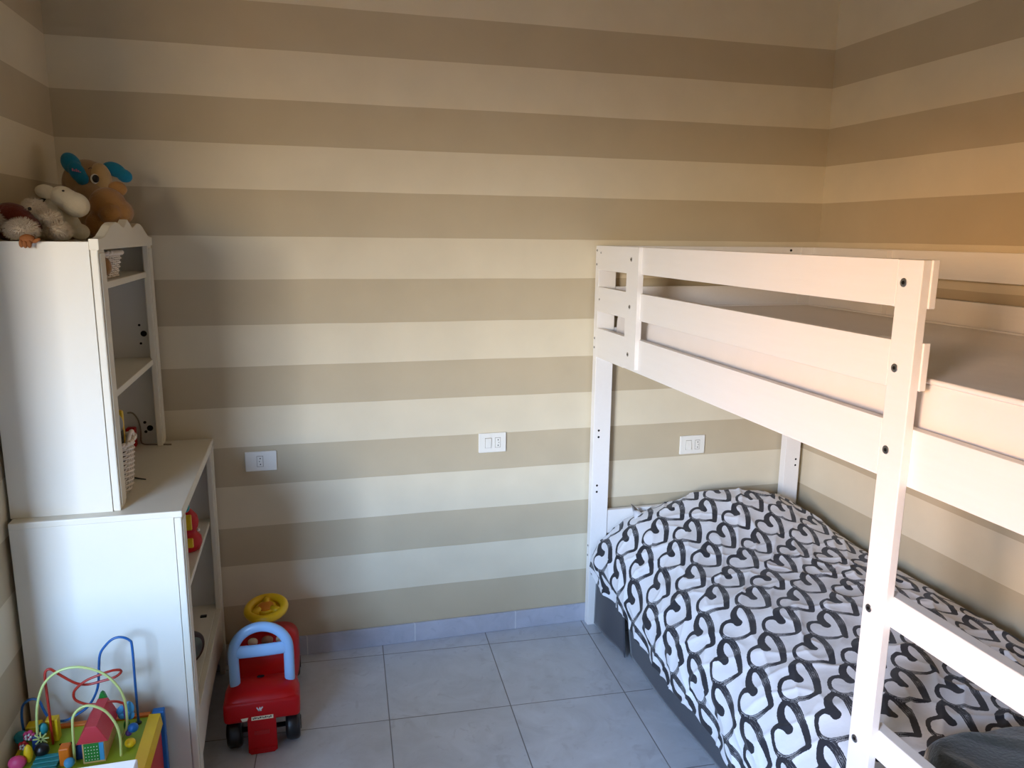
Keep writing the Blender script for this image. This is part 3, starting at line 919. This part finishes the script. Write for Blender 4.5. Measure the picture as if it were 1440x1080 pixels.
for (x, y) in ((X1 - .026, Y1 - .018), (X1 - .026, Y0), (X0, Y1 - .034), (X0, Y0)):
    MB().box(x, x + .030, y, y + .022, 0, AZ + .008, .003).build('corner_post', 'blue_wood', cube)
MB().box(.108, .142, -.880, -.874, AZ - .0045, AZ - .0025, .0008).build('slot', 'dark', cube)
MB().box(.150, .168, -.895, -.889, AZ - .0045, AZ - .0025, .0008).build('slot', 'dark', cube)
MB().cyl((.283, -.830, AZ - .005), (.283, -.830, AZ - .001), .008, 16).build('wire_socket', 'black', cube, True)
def wire(y, pts, m_, r=.0032, dy=None):
    P = []
    for i, (x, z) in enumerate(pts):
        yy = y + (dy[i] if dy else 0)
        P.append((max(x, .016), yy, max(z, AZ - .008)))
    return MB().tube(P, r, 10, smooth=4).build('maze_wire', m_, cube, True)
wire(-.83, [(.283, .327), (.2835, .38), (.2835, .448), (.284, .55), (.279, .57), (.26, .581), (.24, .578), (.222, .562), (.208, .54), (.202, .501), (.197, .457), (.185, .423), (.165, .395), (.14, .379), (.113, .367), (.09, .371), (.074, .386), (.065, .41), (.059, .431), (.045, .439), (.03, .434), (.020, .421), (.016, .393), (.016, .364), (.018, .328)], 'blue_wire')
wire(-.87, [(.092, .327), (.092, .408), (.091, .473), (.091, .518), (.095, .534), (.105, .537), (.118, .523), (.14, .501), (.159, .484), (.181, .476), (.211, .48), (.244, .487), (.26, .5), (.259, .512), (.243, .517), (.213, .511), (.183, .5), (.159, .48), (.151, .461), (.153, .445), (.168, .433), (.187, .426), (.215, .427), (.239, .427), (.255, .421), (.264, .407), (.264, .327)], 'red_wire',
     dy=[0, 0, 0, 0, 0, 0, .002, .004, .008, .012, .012, .012, .010, 0, -.008, -.012, -.012, -.010, -.004, 0, 0, 0, 0, 0, 0, 0, 0])
wire(-.885, [(.064, .327), (.066, .388), (.07, .437), (.078, .474), (.092, .507), (.113, .529), (.139, .541), (.171, .542), (.202, .531), (.23, .512), (.249, .487), (.262, .461), (.269, .428), (.27, .394), (.268, .362), (.261, .345), (.252, .327)], 'lime_wire')
wire(-.96, [(.164, .327), (.166, .38), (.168, .432), (.171, .454), (.18, .468), (.193, .477), (.209, .478), (.227, .47), (.243, .456), (.256, .434), (.265, .409), (.269, .379), (.268, .346), (.267, .327)], 'lime_wire')
# little house
h = MB().box(.186, .236, -.972, -.860, AZ - .004, .392, .001).build('house_block', 'plain_wood', cube)
MB().prism([(.176, .388), (.246, .388), (.224, .432), (.200, .432)], 'y', -.978, -.856, .0015).build('roof', 'pink_red_wood', h)
MB().box(.190, .224, -.9745, -.971, AZ + .002, .384, .0005).build('door_panel', 'dark_green', h)
MB().box(.224, .234, -.9745, -.971, AZ + .002, .384, .0005).build('door_edge', 'sky_wood', h)
b = MB()
for i in range(5):
    for j in range(5):
        b.cyl((.194 + i * .0064, -.9755, AZ + .007 + j * .0085), (.194 + i * .0064, -.974, AZ + .007 + j * .0085), .0013, 6)
b.build('dots', 'white_sticker', h)
MB().prism([(.196, .331), (.220, .331), (.218, .425), (.213, .440), (.208, .444), (.203, .440), (.198, .425)], 'y', -.850, -.838, .0015).build('tree_cutout', 'dark_green', cube)
# blocks and beads on the board
MB().box(.024, .056, -.842, -.812, AZ - .004, .368, .002).build('block', 'yellow_wood', cube)
MB().box(.076, .104, -.862, -.838, AZ - .004, .392, .002).build('block', 'yellow_wood', cube)
MB().ell((.020, -.856, .352), (.018, .012, .018)).build('bead', 'teal_wood', cube, True)
def petals(c, r, pr, mt, name, n=5):
    b = MB()
    for k in range(n):
        a = 2 * PI * k / n
        b.cyl((c[0] + r * math.cos(a), c[1], c[2] + r * math.sin(a)), (c[0] + r * math.cos(a), c[1] - .006, c[2] + r * math.sin(a)), pr, 14)
    return b.build(name, mt, cube, True)
petals((.046, -.880, .372), .008, .006, 'pink_wood', 'flower_bead')
petals((.046, -.8865, .372), .006, .0025, 'white_sticker', 'flower_spots')
petals((.034, -.888, .352), .007, .005, 'red_wood', 'flower_bead')
petals((.034, -.8945, .352), .005, .0022, 'white_sticker', 'flower_spots')
MB().ell((.040, -.955, .350), (.020, .014, .017)).build('bead', 'pink_wood', cube, True)
MB().ell((.060, -.940, .360), (.010, .009, .024)).build('bead', 'yellow_wood', cube, True)
MB().box(.052, .072, -.890, -.872, AZ - .004, .372, .003).build('block', 'navy_wood', cube)
MB().ell((.082, -.918, .350), (.017, .016, .018)).build('bead', 'black', cube, True)
MB().ell((.074, -.872, .378), (.012, .009, .016)).build('bead', 'teal_wood', cube, True)
b = MB()
for k in range(4):
    b.obox((.076, -.898, .368), (.003, .003, .036), (0, k * PI / 4, 0))
b.build('star_bead', 'lime_wire', cube)
for i in range(4):
    MB().box(.072, .130, -.994 + i * .018, -.980 + i * .018, AZ - .004, AZ + .008, .002).build('rib', 'teal_wood', cube)
MB().box(.134, .158, -.972, -.945, AZ - .004, .380, .004).build('block', 'orange_wood', cube)
MB().ell((.160, -.985, .350), (.012, .012, .012)).build('bead', 'sky_wood', cube, True)
MB().prism([(.164, .331), (.184, .331), (.187, .362), (.175, .380), (.162, .362)], 'y', -.952, -.932, .002).build('house_bead', 'navy_wood', cube)
b = MB()
b.ell((.252, -.868, .398), (.009, .005, .014), (0, .5, 0)); b.ell((.275, -.868, .404), (.010, .005, .017), (0, -.2, 0)); b.ell((.254, -.868, .382), (.009, .005, .010), (0, -.5, 0)); b.ell((.275, -.868, .380), (.009, .005, .012), (0, .3, 0))
b.build('butterfly_bead', 'sky_wood', cube, True)
MB().ell((.264, -.868, .388), (.005, .006, .024)).build('butterfly_body', 'purple', cube, True)
MB().ell((.264, -.868, .352), (.008, .008, .017)).build('bead', 'dark_green', cube, True)
MB().ell((.284, -.893, .360), (.013, .012, .012)).build('bead', 'blue_wood', cube, True)
MB().ell((.272, -.890, .345), (.008, .008, .008)).build('bead', 'purple', cube, True)
MB().ell((.283, -.930, .343), (.013, .013, .011)).build('bead', 'yellow_wood', cube, True)

# white table at the lower left edge of the view, between the cube and the window
TX1, TY1, TZ1 = .449, -1.578, .740
tab = thing('white_table', 'plain white table whose corner shows at the lower left, in front of the activity cube', 'table', (TX1 - .60, TY1 - .40, 0))
MB().box(TX1 - 1.20, TX1, TY1 - .80, TY1, TZ1 - .022, TZ1, .002).build('table_top', 'white_card', tab)
for (x, y) in ((TX1 - 1.15, TY1 - .10), (TX1 - .10, TY1 - .10), (TX1 - 1.15, TY1 - .75), (TX1 - .10, TY1 - .75)):
    MB().box(x, x + .045, y, y + .045, 0, TZ1 - .022, .002).build('leg', 'white_card', tab)

# ------------------------------------------------------------------ bunk bed
BX, IX = 1.847, 1.860        # outer face of post and short panel, face of long boards
BY0, BY1 = -2.090, -0.014
bed = thing('bunk_bed', 'white wooden bunk bed with guard rails and ladder in the right corner', 'bunk bed', (2.33, -1.05, 0))
BW = 'bed_white'
PT = 1.571
posts = []
for (x0, x1, y0, y1) in ((BX, BX + .072, BY1 - .036, BY1), (2.738, 2.812, BY1 - .036, BY1), (BX, BX + .072, BY0, BY0 + .036), (2.738, 2.812, BY0, BY0 + .036)):
    posts.append(MB().box(x0, x1, y0, y1, 0, PT, .002).build('post', BW, bed))
def bolts(parent, pts, r=.0085, axis='x', x=None):
    for p in pts:
        p = Vector(p)
        d = Vector((-1, 0, 0)) if axis == 'x' else Vector((0, -1, 0))
        o = MB().cyl(p + d * -.001, p + d * .0012, r, 20, bev=.0008).build('bolt', 'steel', parent, True)
        MB().cyl(p + d * .0013, p + d * .0018, r * .45, 6).build('hex_socket', 'dark', o)
bolts(posts[0], [(BX, BY1 - .014, z) for z in (1.553, 1.500, 1.213, 1.177, .347, .305)], .005)
holes = [(.865, .84), (.64, .615)]
for pz in (.842, .815, .612, .585):
    MB().cyl((BX + .022, BY1 - .0365, pz), (BX + .022, BY1 - .0345, pz), .0045, 12).build('peg_hole', 'dark', posts[0])
for pz in (.662, .635):
    MB().cyl((2.792, BY1 - .0365, pz), (2.792, BY1 - .0345, pz), .0045, 12).build('peg_hole', 'dark', posts[1])
RZ = [(1.480, PT), (1.322, 1.415), (1.143, 1.256)]
names = ['guard_rail', 'guard_rail', 'side_rail']
# short panel at the wall end (stands proud) with its vertical board
LY = -.412
b = MB()
for (z0, z1) in RZ:
    b.box(BX, BX + .020, -.316, BY1 - .036, z0, z1)
b.box(BX, BX + .020, LY, -.316, 1.150, PT)
short = b.build('short_guard_panel', BW, bed)
bolts(short, [(BX, -.352, 1.529), (BX, -.352, 1.365), (BX, -.352, 1.197)], .0075)
bolts(short, [(BX, -.068, 1.545), (BX, -.066, 1.368)], .004)
# long boards between the short panel and the ladder upright
UY0, UY1 = -1.650, -1.588
for nme, (z0, z1) in zip(names, RZ):
    MB().box(IX, IX + .020, UY1, LY + .03, z0, z1, .0012).build(nme, BW, bed)
up = MB().box(IX, IX + .020, UY0, UY1, 0.0, PT, .002).build('ladder_upright', BW, bed)
bolts(up, [(IX, -1.606, z) for z in (1.527, 1.361, 1.195, .853, .549)], .0088)
for (z0, z1) in RZ[:2]:
    MB().box(IX + .020, IX + .035, -1.653, -1.53, z0, z1, .0015).build('rail_block', BW, bed)
# bed side behind the ladder and ladder rungs
MB().box(IX + .020, IX + .042, BY0 + .036, BY1 - .036, 1.130, 1.246, .0015).build('side_rail', BW, bed)
for z0, z1 in ((.829, .896), (.528, .594), (.25, .316)):
    MB().box(IX + .020, IX + .048, BY0 + .036, -1.625, z0, z1, .002).build('ladder_rung', BW, bed)
MB().box(IX + .030, IX + .050, BY0 + .036, BY1 - .036, .19, .285, .0015).build('lower_side_rail', BW, bed)
# wall-side boards
for nme, (z0, z1) in zip(names, RZ):
    o = MB().box(2.790, 2.812, BY0 + .036, BY1 - .036, z0, z1, .0015).build(nme, BW, bed)
MB().box(2.768, 2.790, -.50, -.43, 1.15, PT - .004, .0015).build('guard_brace', BW, bed)
MB().box(2.768, 2.790, -1.66, -1.59, 1.15, PT - .004, .0015).build('guard_brace', BW, bed)
MB().box(2.790, 2.812, BY0 + .036, BY1 - .036, .19, .285, .0015).build('lower_side_rail', BW, bed)
# end boards at both ends
for (y0, y1) in ((BY1 - .030, BY1 - .010), (BY0 + .008, BY0 + .030)):
    for (z0, z1) in RZ + [(.400, .500)]:
        MB().box(BX + .072, 2.738, y0, y1, z0, z1, .0015).build('end_board', BW, bed)
MB().cyl((2.69, BY1 - .0315, 1.558), (2.69, BY1 - .029, 1.558), .005, 12).build('peg_hole', 'dark', bed)
for zz, yy0, yy1 in ((1.165, BY0 + .05, BY1 - .06), (.285, BY0 + .05, BY1 - .06)):
    for k in range(11):
        y = yy0 + .03 + (yy1 - yy0 - .12) * k / 10
        MB().box(IX + .046, 2.790, y, y + .06, zz - .012, zz, .001).build('slat', BW, bed)

# upper mattress with piped edges
def mattress(x0, x1, y0, y1, z0, z1, name, label, cat, m_, bulge=.012):
    t = thing(name, label, cat, ((x0 + x1) / 2, (y0 + y1) / 2, z0))
    b = MB()
    nx, ny, nz = 14, 40, 8
    t2 = bmesh.new()
    bmesh.ops.create_cube(t2, size=1.0)
    bmesh.ops.subdivide_edges(t2, edges=list(t2.edges), cuts=11, use_grid_fill=True)
    cx, cy, cz = (x0 + x1) / 2, (y0 + y1) / 2, (z0 + z1) / 2
    for v in t2.verts:
        x, y, z = v.co.x * 2, v.co.y * 2, v.co.z * 2
        side = 1 - abs(z) ** 3
        ex = (x1 - x0) / 2 + (bulge * side if abs(x) > .99 else 0)
        ey = (y1 - y0) / 2 + (bulge * side if abs(y) > .99 else 0)
        px, py = cx + x * ex, cy + y * ey
        pz = cz + z * (z1 - z0) / 2
        if z > .99 and abs(x) < .99 and abs(y) < .99:
            pz += .010 * (noise.noise((px * 3, py * 3, 1.3))) - .004
        v.co = (px, py, pz)
    b.merge(t2)
    o = b.build('mattress_body', m_, t, True)
    m = o.modifiers.new('bevel', 'BEVEL'); m.width = .012; m.segments = 3; m.limit_method = 'ANGLE'; m.angle_limit = math.radians(50)
    for zz in (z0 + .016, z1 - .002):
        r = .05
        pts = []
        for (qx, qy, a0) in ((x1 - r, y1 - r, 0), (x0 + r, y1 - r, PI / 2), (x0 + r, y0 + r, PI), (x1 - r, y0 + r, 3 * PI / 2)):
            for k in range(6):
                a = a0 + PI / 2 * k / 5
                pts.append((qx + (r + .004) * math.cos(a), qy + (r + .004) * math.sin(a), zz))
        MB().tube(pts, .006, 8, True).build('piping', m_, t, True)
    return t
mattress(1.930, 2.760, -2.035, -.080, 1.166, 1.338, 'mattress', 'white piped mattress lying on the upper bunk', 'mattress', 'sheet')
mattress(1.980, 2.770, -2.035, -.070, .287, .380, 'mattress', 'lower bunk mattress hidden beneath the heart print duvet', 'mattress', 'sheet', .006)

# pillow under the duvet, one corner showing
b = MB()
nu, nv = 24, 16
grid = [[None] * (nv + 1) for _ in range(nu + 1)]
for side in (1, -1):
    for i in range(nu + 1):
        for j in range(nv + 1):
            u, v = i / nu * 2 - 1, j / nv * 2 - 1
            edge = max(0, (1 - u ** 4) * (1 - v ** 4))
            pin = 1 - .06 * (1 - abs(u)) * 0
            x = 2.335 + u * .325 * (1 - .05 * (1 - v * v) * 0)
            y = -.225 + v * .135
            z = .448 + side * .036 * edge ** .5
            if u < -.7 and v > .6:
                k = (-u - .7) / .3 * (v - .6) / .4
                z += .085 * k
                y += .012 * k
            grid[i][j] = b.bm.verts.new((x, y, z)) if side == 1 or edge > 0 else grid[i][j]
    for i in range(nu):
        for j in range(nv):
            q = (grid[i][j], grid[i + 1][j], grid[i + 1][j + 1], grid[i][j + 1])
            b.bm.faces.new(q if side == 1 else q[::-1])
o = b.build('pillow', 'pillow', None, True, (2.345, -.225, .43))
tag(o, 'white pillow tucked under the duvet with one corner sticking out', 'pillow')

# ------------------------------------------------------------------ heart print duvet
A_PATH = [(.004, .006), (-.002, .024), (-.014, .035), (-.030, .037), (-.047, .027), (-.061, .006), (-.065, -.012), (-.060, -.035), (-.045, -.050), (-.025, -.060), (-.005, -.068), (.008, -.074)]
A_W = [.0125, .0098, .0082, .0070, .0058, .0056, .0066, .0082, .0088, .0082, .0074, .0080]
A_D = [0, 0, 0, .1, .3, .6, .9, 1, 1, .8, .5, .2]
B_PATH = [(.004, .006), (.006, .028), (.014, .050), (.032, .068), (.050, .072), (.060, .055), (.056, .022), (.045, -.012), (.030, -.043), (.012, -.074)]
B_W = [.0125, .0112, .0098, .0086, .0090, .0100, .0104, .0100, .0092, .0080]
B_D = [0, 0, 0, .1, .3, .6, .7, .6, .4, .2]
def densify(P, Wd, D, k=4):
    pts = catmull([Vector((p[0], p[1], 0)) for p in P], k)
    n = len(pts)
    t = np.linspace(0, len(P) - 1, n)
    w = np.interp(t, range(len(P)), Wd); d = np.interp(t, range(len(P)), D)
    return np.array([(p.x, p.y) for p in pts]), w, d
SH = .94
A_PATH = [(x * SH, y * SH) for x, y in A_PATH]; B_PATH = [(x * SH, y * SH) for x, y in B_PATH]
A_W = [w_ * .93 for w_ in A_W]; B_W = [w_ * 1.06 for w_ in B_W]
segs = []
for P, Wd, D in ((A_PATH, A_W, A_D), (B_PATH, B_W, B_D)):
    p, w, d = densify(P, Wd, D)
    L = np.concatenate([[0], np.cumsum(np.linalg.norm(np.diff(p, axis=0), axis=1))])
    for i in range(len(p) - 1):
        segs.append((p[i], p[i + 1], w[i], w[i + 1], d[i], L[i], L[i + 1]))
V1 = np.array((-.004, -.160)); V2 = np.array((.109, -.067)); ORG = np.array((1.900, -.680))
def heart_field(U, V):
    """signed stroke depth, dryness and distance along the stroke at cloth coordinates"""
    P = np.stack([U, V], -1) - ORG
    Mx = np.linalg.inv(np.stack([V1, V2], 1))
    ab = P @ Mx.T
    base = np.round(ab)
    best = np.full(U.shape, -1.0); dry = np.zeros(U.shape); along = np.zeros(U.shape)
    for da in (-1, 0, 1):
        for db in (-1, 0, 1):
            cell = base + np.array((da, db))
            q = P - (cell[..., :1] * V1 + cell[..., 1:] * V2)
            sel = (np.abs(q[..., 0]) < .095) & (np.abs(q[..., 1]) < .105)
            if not sel.any(): continue
            x = q[sel]
            bb, dd, al = best[sel], dry[sel], along[sel]
            # each heart drawn slightly differently
            for (p0, p1, w0, w1, d0, l0, l1) in segs:
                e = p1 - p0
                t = np.clip(((x - p0) @ e) / (e @ e + 1e-12), 0, 1)
                dist = np.linalg.norm(x - (p0 + t[:, None] * e), axis=1)
                s = w0 + (w1 - w0) * t - dist
                m = s > bb
                bb = np.where(m, s, bb); dd = np.where(m, d0, dd); al = np.where(m, l0 + (l1 - l0) * t, al)
            best[sel] = bb; dry[sel] = dd; along[sel] = al
    return np.maximum(best, -.02), dry, along

FLAT = [(2.806, .395), (2.795, .425), (2.74, .445), (2.67, .455), (2.56, .462), (2.36, .468), (2.20, .464), (2.06, .449), (1.97, .408), (1.915, .362), (1.880, .318), (1.861, .278)]
BUMP = [(2.806, .415), (2.795, .450), (2.74, .490), (2.67, .530), (2.56, .570), (2.36, .580), (2.23, .556), (2.06, .508), (1.97, .450), (1.905, .398), (1.862, .345), (1.846, .300)]
def hem(y):
    ys_ = [-2.1, -1.3, -1.14, -.933, -.714, -.547, -.44, -.378, -.30, -.20, -.126, -.06]
    zs_ = [.13, .135, .14, .168, .165, .185, .215, .225, .215, .215, .222, .262]
    return float(np.interp(y, ys_, zs_))
NY = 470
yv = np.linspace(-.062, -2.06, NY)
rows = []
US = 300
for y in yv:
    g = math.exp(-((y + .15) / .24) ** 2) if y < -.15 else math.exp(-((y + .15) / .13) ** 2) 
    g = max(g, 0)
    pts = [Vector(((1 - g) * f[0] + g * p[0], 0, (1 - g) * f[1] + g * p[1])) for f, p in zip(FLAT, BUMP)]
    hz_ = hem(y)
    xh = 1.858 - .010 * g + .006 * math.sin(y * 17) + .004 * math.sin(y * 41 + 1)
    zl = pts[-1].z
    pts.append(Vector((xh + .004, 0, (zl + hz_) / 2)))
    pts.append(Vector((xh, 0, hz_)))
    c = catmull(pts, 10)
    P = np.array([(p.x, p.z) for p in c])
    L = np.concatenate([[0], np.cumsum(np.linalg.norm(np.diff(P, axis=0), axis=1))])
    # cloth coordinate: u equals x at x = 2.2
    k0 = np.interp(-2.2, -P[:, 0], L)
    l = np.linspace(0, L[-1], US)
    rows.append((np.interp(l, L, P[:, 0]), np.interp(l, L, P[:, 1]), 2.2 - (l - k0)))
X = np.array([r[0] for r in rows]); Z = np.array([r[1] for r in rows]); U = np.array([r[2] for r in rows])
Y = np.repeat(yv[:, None], US, 1)
zmid = Z[:, US // 3]
vv = -.62 + np.concatenate([[0], np.cumsum(-np.sqrt(np.diff(yv) ** 2 + np.diff(zmid) ** 2))])
i0 = int(np.argmin(np.abs(yv + .62))); vv = vv - vv[i0] - .62
V = np.repeat(vv[:, None], US, 1)
# wrinkles
def wrinkle(u, v):
    a = noise.noise((u * 4.0 + v * 2.2, v * 1.6 - u * .8, 3.1)) * .010
    r = noise.noise((u * 9.0 - v * 7.0, v * 3.0 + u * 2.0, 7.7))
    bb = (1 - abs(r) * 2.2); bb = max(bb, 0) ** 3 * .008
    r2 = noise.noise((u * 3.0 + v * 9.0, v * 2.0 - u * 5.0, 1.7))
    cc = max(1 - abs(r2) * 2.6, 0) ** 4 * .006
    d = noise.noise((u * 16, v * 14, 5.0)) * .002
    return a + bb + cc + d
Wk = np.zeros_like(X)
for i in range(NY):
    for j in range(US):
        Wk[i, j] = wrinkle(U[i, j], V[i, j])
dXj = np.gradient(X, axis=1); dZj = np.gradient(Z, axis=1)
nl = np.sqrt(dXj ** 2 + dZj ** 2) + 1e-9
NXn, NZn = dZj / nl, -dXj / nl          # outward normal in the section
fade = np.clip((2.800 - X) / .05, 0, 1)
X2 = X + NXn * Wk * fade; Z2 = Z + NZn * Wk * fade
ink, dryv, alongv = heart_field(U, V)
verts = [(X2[i, j], Y[i, j], Z2[i, j]) for i in range(NY) for j in range(US)]
faces = [(i * US + j, i * US + j + 1, (i + 1) * US + j + 1, (i + 1) * US + j) for i in range(NY - 1) for j in range(US - 1)]
me = bpy.data.meshes.new('duvet')
doff = Vector((2.33, -1.05, .43))
me.from_pydata([(v[0] - doff.x, v[1] - doff.y, v[2] - doff.z) for v in verts], [], faces)
for nme, arr in (('ink', ink), ('dry', dryv), ('along', alongv)):
    at = me.attributes.new(nme, 'FLOAT', 'POINT')
    at.data.foreach_set('value', arr.reshape(-1).astype(np.float32))
uvl = me.uv_layers.new(name='cloth')
li = np.zeros(len(me.loops), dtype=np.int32)
me.loops.foreach_get('vertex_index', li)
uvs = np.stack([U.reshape(-1)[li], V.reshape(-1)[li]], 1).astype(np.float32)
uvl.data.foreach_set('uv', uvs.reshape(-1))
for p in me.polygons: p.use_smooth = True
me.materials.append(M['duvet'])
duvet = bpy.data.objects.new('duvet', me); C.objects.link(duvet); duvet.location = doff
sm = duvet.modifiers.new('thickness', 'SOLIDIFY'); sm.thickness = .010; sm.offset = -1 
me.update()
if me.polygons[len(me.polygons) // 2].normal.z < 0:
    me.flip_normals()
tag(duvet, 'white duvet printed with black brushed hearts on the lower bunk', 'duvet')

# grey throw thrown over the duvet near the ladder
b = MB()
n1, n2 = 90, 60
g = [[None] * n2 for _ in range(n1)]
for i in range(n1):
    for j in range(n2):
        s, t_ = i / (n1 - 1), j / (n2 - 1)
        x = 1.955 + .80 * s
        yb = -1.635 + .030 * math.sin(s * 5.2 + .4) + .02 * noise.noise((s * 6, 0, 2)) - .06 * max(0, .12 - s) / .12
        y = yb - .40 * t_
        edge = min(1, t_ / .10) * min(1, s / .10) * min(1, (1 - s) / .06)
        z = .482 + .052 * math.sin(PI / 2 * edge) + .016 * noise.noise((x * 7, y * 9, 4)) + .010 * max(0, 1 - 3 * abs(noise.noise((x * 6 + y * 4, y * 5, 9))))
        g[i][j] = b.bm.verts.new((x, y, z))
for i in range(n1 - 1):
    for j in range(n2 - 1):
        b.bm.faces.new((g[i][j], g[i + 1][j], g[i + 1][j + 1], g[i][j + 1]))
o = b.build('throw_blanket', 'blanket', None, True, (2.35, -1.83, .485))
sm = o.modifiers.new('thickness', 'SOLIDIFY'); sm.thickness = .012; sm.offset = -1
tag(o, 'dark grey fleece throw heaped on the duvet behind the ladder', 'blanket')

# charcoal bed skirt
sk = thing('bed_skirt', 'charcoal cloth bed skirt hanging below the heart print duvet', 'bed skirt', (1.91, -1.0, 0))
def hang(y0, y1, x_top, x_bot, zt, zb, n, amp, fr, name):
    b = MB()
    m = 14
    g = []
    for i in range(n + 1):
        s = i / n
        y = y0 + (y1 - y0) * s
        r = []
        for j in range(m + 1):
            t_ = j / m
            xt = x_top(s); xb_ = x_bot(s)
            x = xt + (xb_ - xt) * t_ - amp * t_ * math.sin(fr * y + 1)
            z = zt + (zb(s) - zt) * t_
            r.append(b.bm.verts.new((x, y, z)))
        g.append(r)
    for i in range(n):
        for j in range(m):
            b.bm.faces.new((g[i][j], g[i + 1][j], g[i + 1][j + 1], g[i][j + 1]))
    o = b.build(name, 'skirt', sk, True)
    s_ = o.modifiers.new('thickness', 'SOLIDIFY'); s_.thickness = .003
    return o
hang(-.062, -.345, lambda s: 1.878, lambda s: 1.872 - .012 * math.sin(s * PI) + .020 * s * s, .262, lambda s: .012 + .022 * math.sin(s * PI) , 20, .003, 30, 'corner_flap')
hang(-.330, -2.02, lambda s: 1.892, lambda s: 1.918, .255, lambda s: .006, 80, .006, 9, 'long_panel')

# ------------------------------------------------------------------ daylight
w = bpy.data.worlds.new('sky'); bpy.context.scene.world = w
w.use_nodes = True
nt = w.node_tree
bg = nt.nodes['Background']
tc = nd(nt, 'ShaderNodeTexCoord')
sep = nd(nt, 'ShaderNodeSeparateXYZ')
nt.links.new(tc.outputs['Generated'], sep.inputs[0])
mr = nd(nt, 'ShaderNodeMapRange')
mr.inputs['From Min'].default_value = -1; mr.inputs['From Max'].default_value = 1
nt.links.new(sep.outputs['Z'], mr.inputs[0])
def ramp(stops):
    rp = nd(nt, 'ShaderNodeValToRGB')
    els = rp.color_ramp.elements
    els[0].position = stops[0][0]; els[0].color = stops[0][1] + (1,)
    els[1].position = stops[-1][0]; els[1].color = stops[-1][1] + (1,)
    for p, c in stops[1:-1]:
        els.new(p).color = c + (1,)
    nt.links.new(mr.outputs[0], rp.inputs[0])
    return rp.outputs[0]
# straight out: street below, pale horizon, blue sky above
open_sky = ramp([(0.0, (.14, .08, .025)), (.42, (.25, .14, .045)), (.475, (.54, .36, .16)), (.515, (.90, .74, .48)), (.555, (.90, .96, 1.02)), (.62, (.90, 1.40, 2.3)), (1.0, (.9, 1.7, 3.0))])
# past the street: bright hazy sky low down
haze = ramp([(0.0, (.18, .10, .03)), (.42, (.28, .15, .05)), (.485, (.80, .50, .20)), (.515, (2.9, 2.45, 1.80)), (.56, (3.2, 3.3, 3.5)), (.63, (2.2, 3.3, 5.2)), (1.0, (1.3, 2.6, 5.0))])
# to one side: sunlit ochre facades under the sky
facade = ramp([(0.0, (.16, .08, .02)), (.42, (.24, .12, .035)), (.486, (.75, .40, .14)), (.515, (6.5, 3.35, 1.25)), (.555, (6.4, 3.7, 1.75)), (.582, (4.8, 3.8, 3.3)), (.62, (2.7, 3.5, 5.4)), (1.0, (1.3, 2.6, 5.2))])
dt = nd(nt, 'ShaderNodeVectorMath', operation='DOT_PRODUCT')
dt.inputs[1].default_value = (-.91, -.41, 0)
nt.links.new(tc.outputs['Generated'], dt.inputs[0])
def mixw(a_, b_, lo, hi):
    az = nd(nt, 'ShaderNodeMapRange', interpolation_type='SMOOTHSTEP')
    az.inputs['From Min'].default_value = lo; az.inputs['From Max'].default_value = hi
    nt.links.new(dt.outputs['Value'], az.inputs[0])
    m_ = nd(nt, 'ShaderNodeMix', data_type='RGBA')
    nt.links.new(az.outputs[0], m_.inputs[0])
    nt.links.new(a_, m_.inputs[6]); nt.links.new(b_, m_.inputs[7])
    return m_.outputs[2]
nt.links.new(mixw(mixw(open_sky, haze, .745, .90), facade, .925, .99), bg.inputs['Color'])
bg.inputs['Strength'].default_value = 20.5

pl = bpy.data.lights.new('window_portal', 'AREA')
pl.shape = 'RECTANGLE'; pl.size = WX1 - WX0; pl.size_y = WZ1 - WZ0
pl.cycles.is_portal = True
po = bpy.data.objects.new('window_portal', pl); C.objects.link(po)
po.location = ((WX0 + WX1) / 2, YF - .12, (WZ0 + WZ1) / 2)
po.rotation_euler = (PI / 2, 0, 0)       # lights along +y, into the room

# ------------------------------------------------------------------ camera
f = 1082.0
yaw, pitch, roll = .2651, .1918, .0115
cy_, sy_ = math.cos(yaw), math.sin(yaw); cp, sp = math.cos(pitch), math.sin(pitch)
fw = Vector((sy_ * cp, cy_ * cp, -sp)); rt = Vector((cy_, -sy_, 0)); upv = rt.cross(fw)
Rv = rt * math.cos(roll) + upv * math.sin(roll); Uv = upv * math.cos(roll) - rt * math.sin(roll)
cam = bpy.data.cameras.new('camera'); co = bpy.data.objects.new('camera', cam); C.objects.link(co)
cam.sensor_fit = 'HORIZONTAL'; cam.sensor_width = 36.0; cam.lens = f / 1440 * 36
cam.clip_start = 0.02
m3 = Matrix((Rv, Uv, -fw)).transposed()
co.matrix_world = Matrix.Translation((.74768, -2.84511, 1.6089)) @ m3.to_4x4()
sc = bpy.context.scene
sc.camera = co
sc.view_settings.view_transform = 'Standard'
sc.view_settings.look = 'None'
sc.view_settings.exposure = 0.17
sc.view_settings.gamma = 1.0
sc.view_settings.use_curve_mapping = False
sc.cycles.max_bounces = 12
sc.cycles.diffuse_bounces = 8
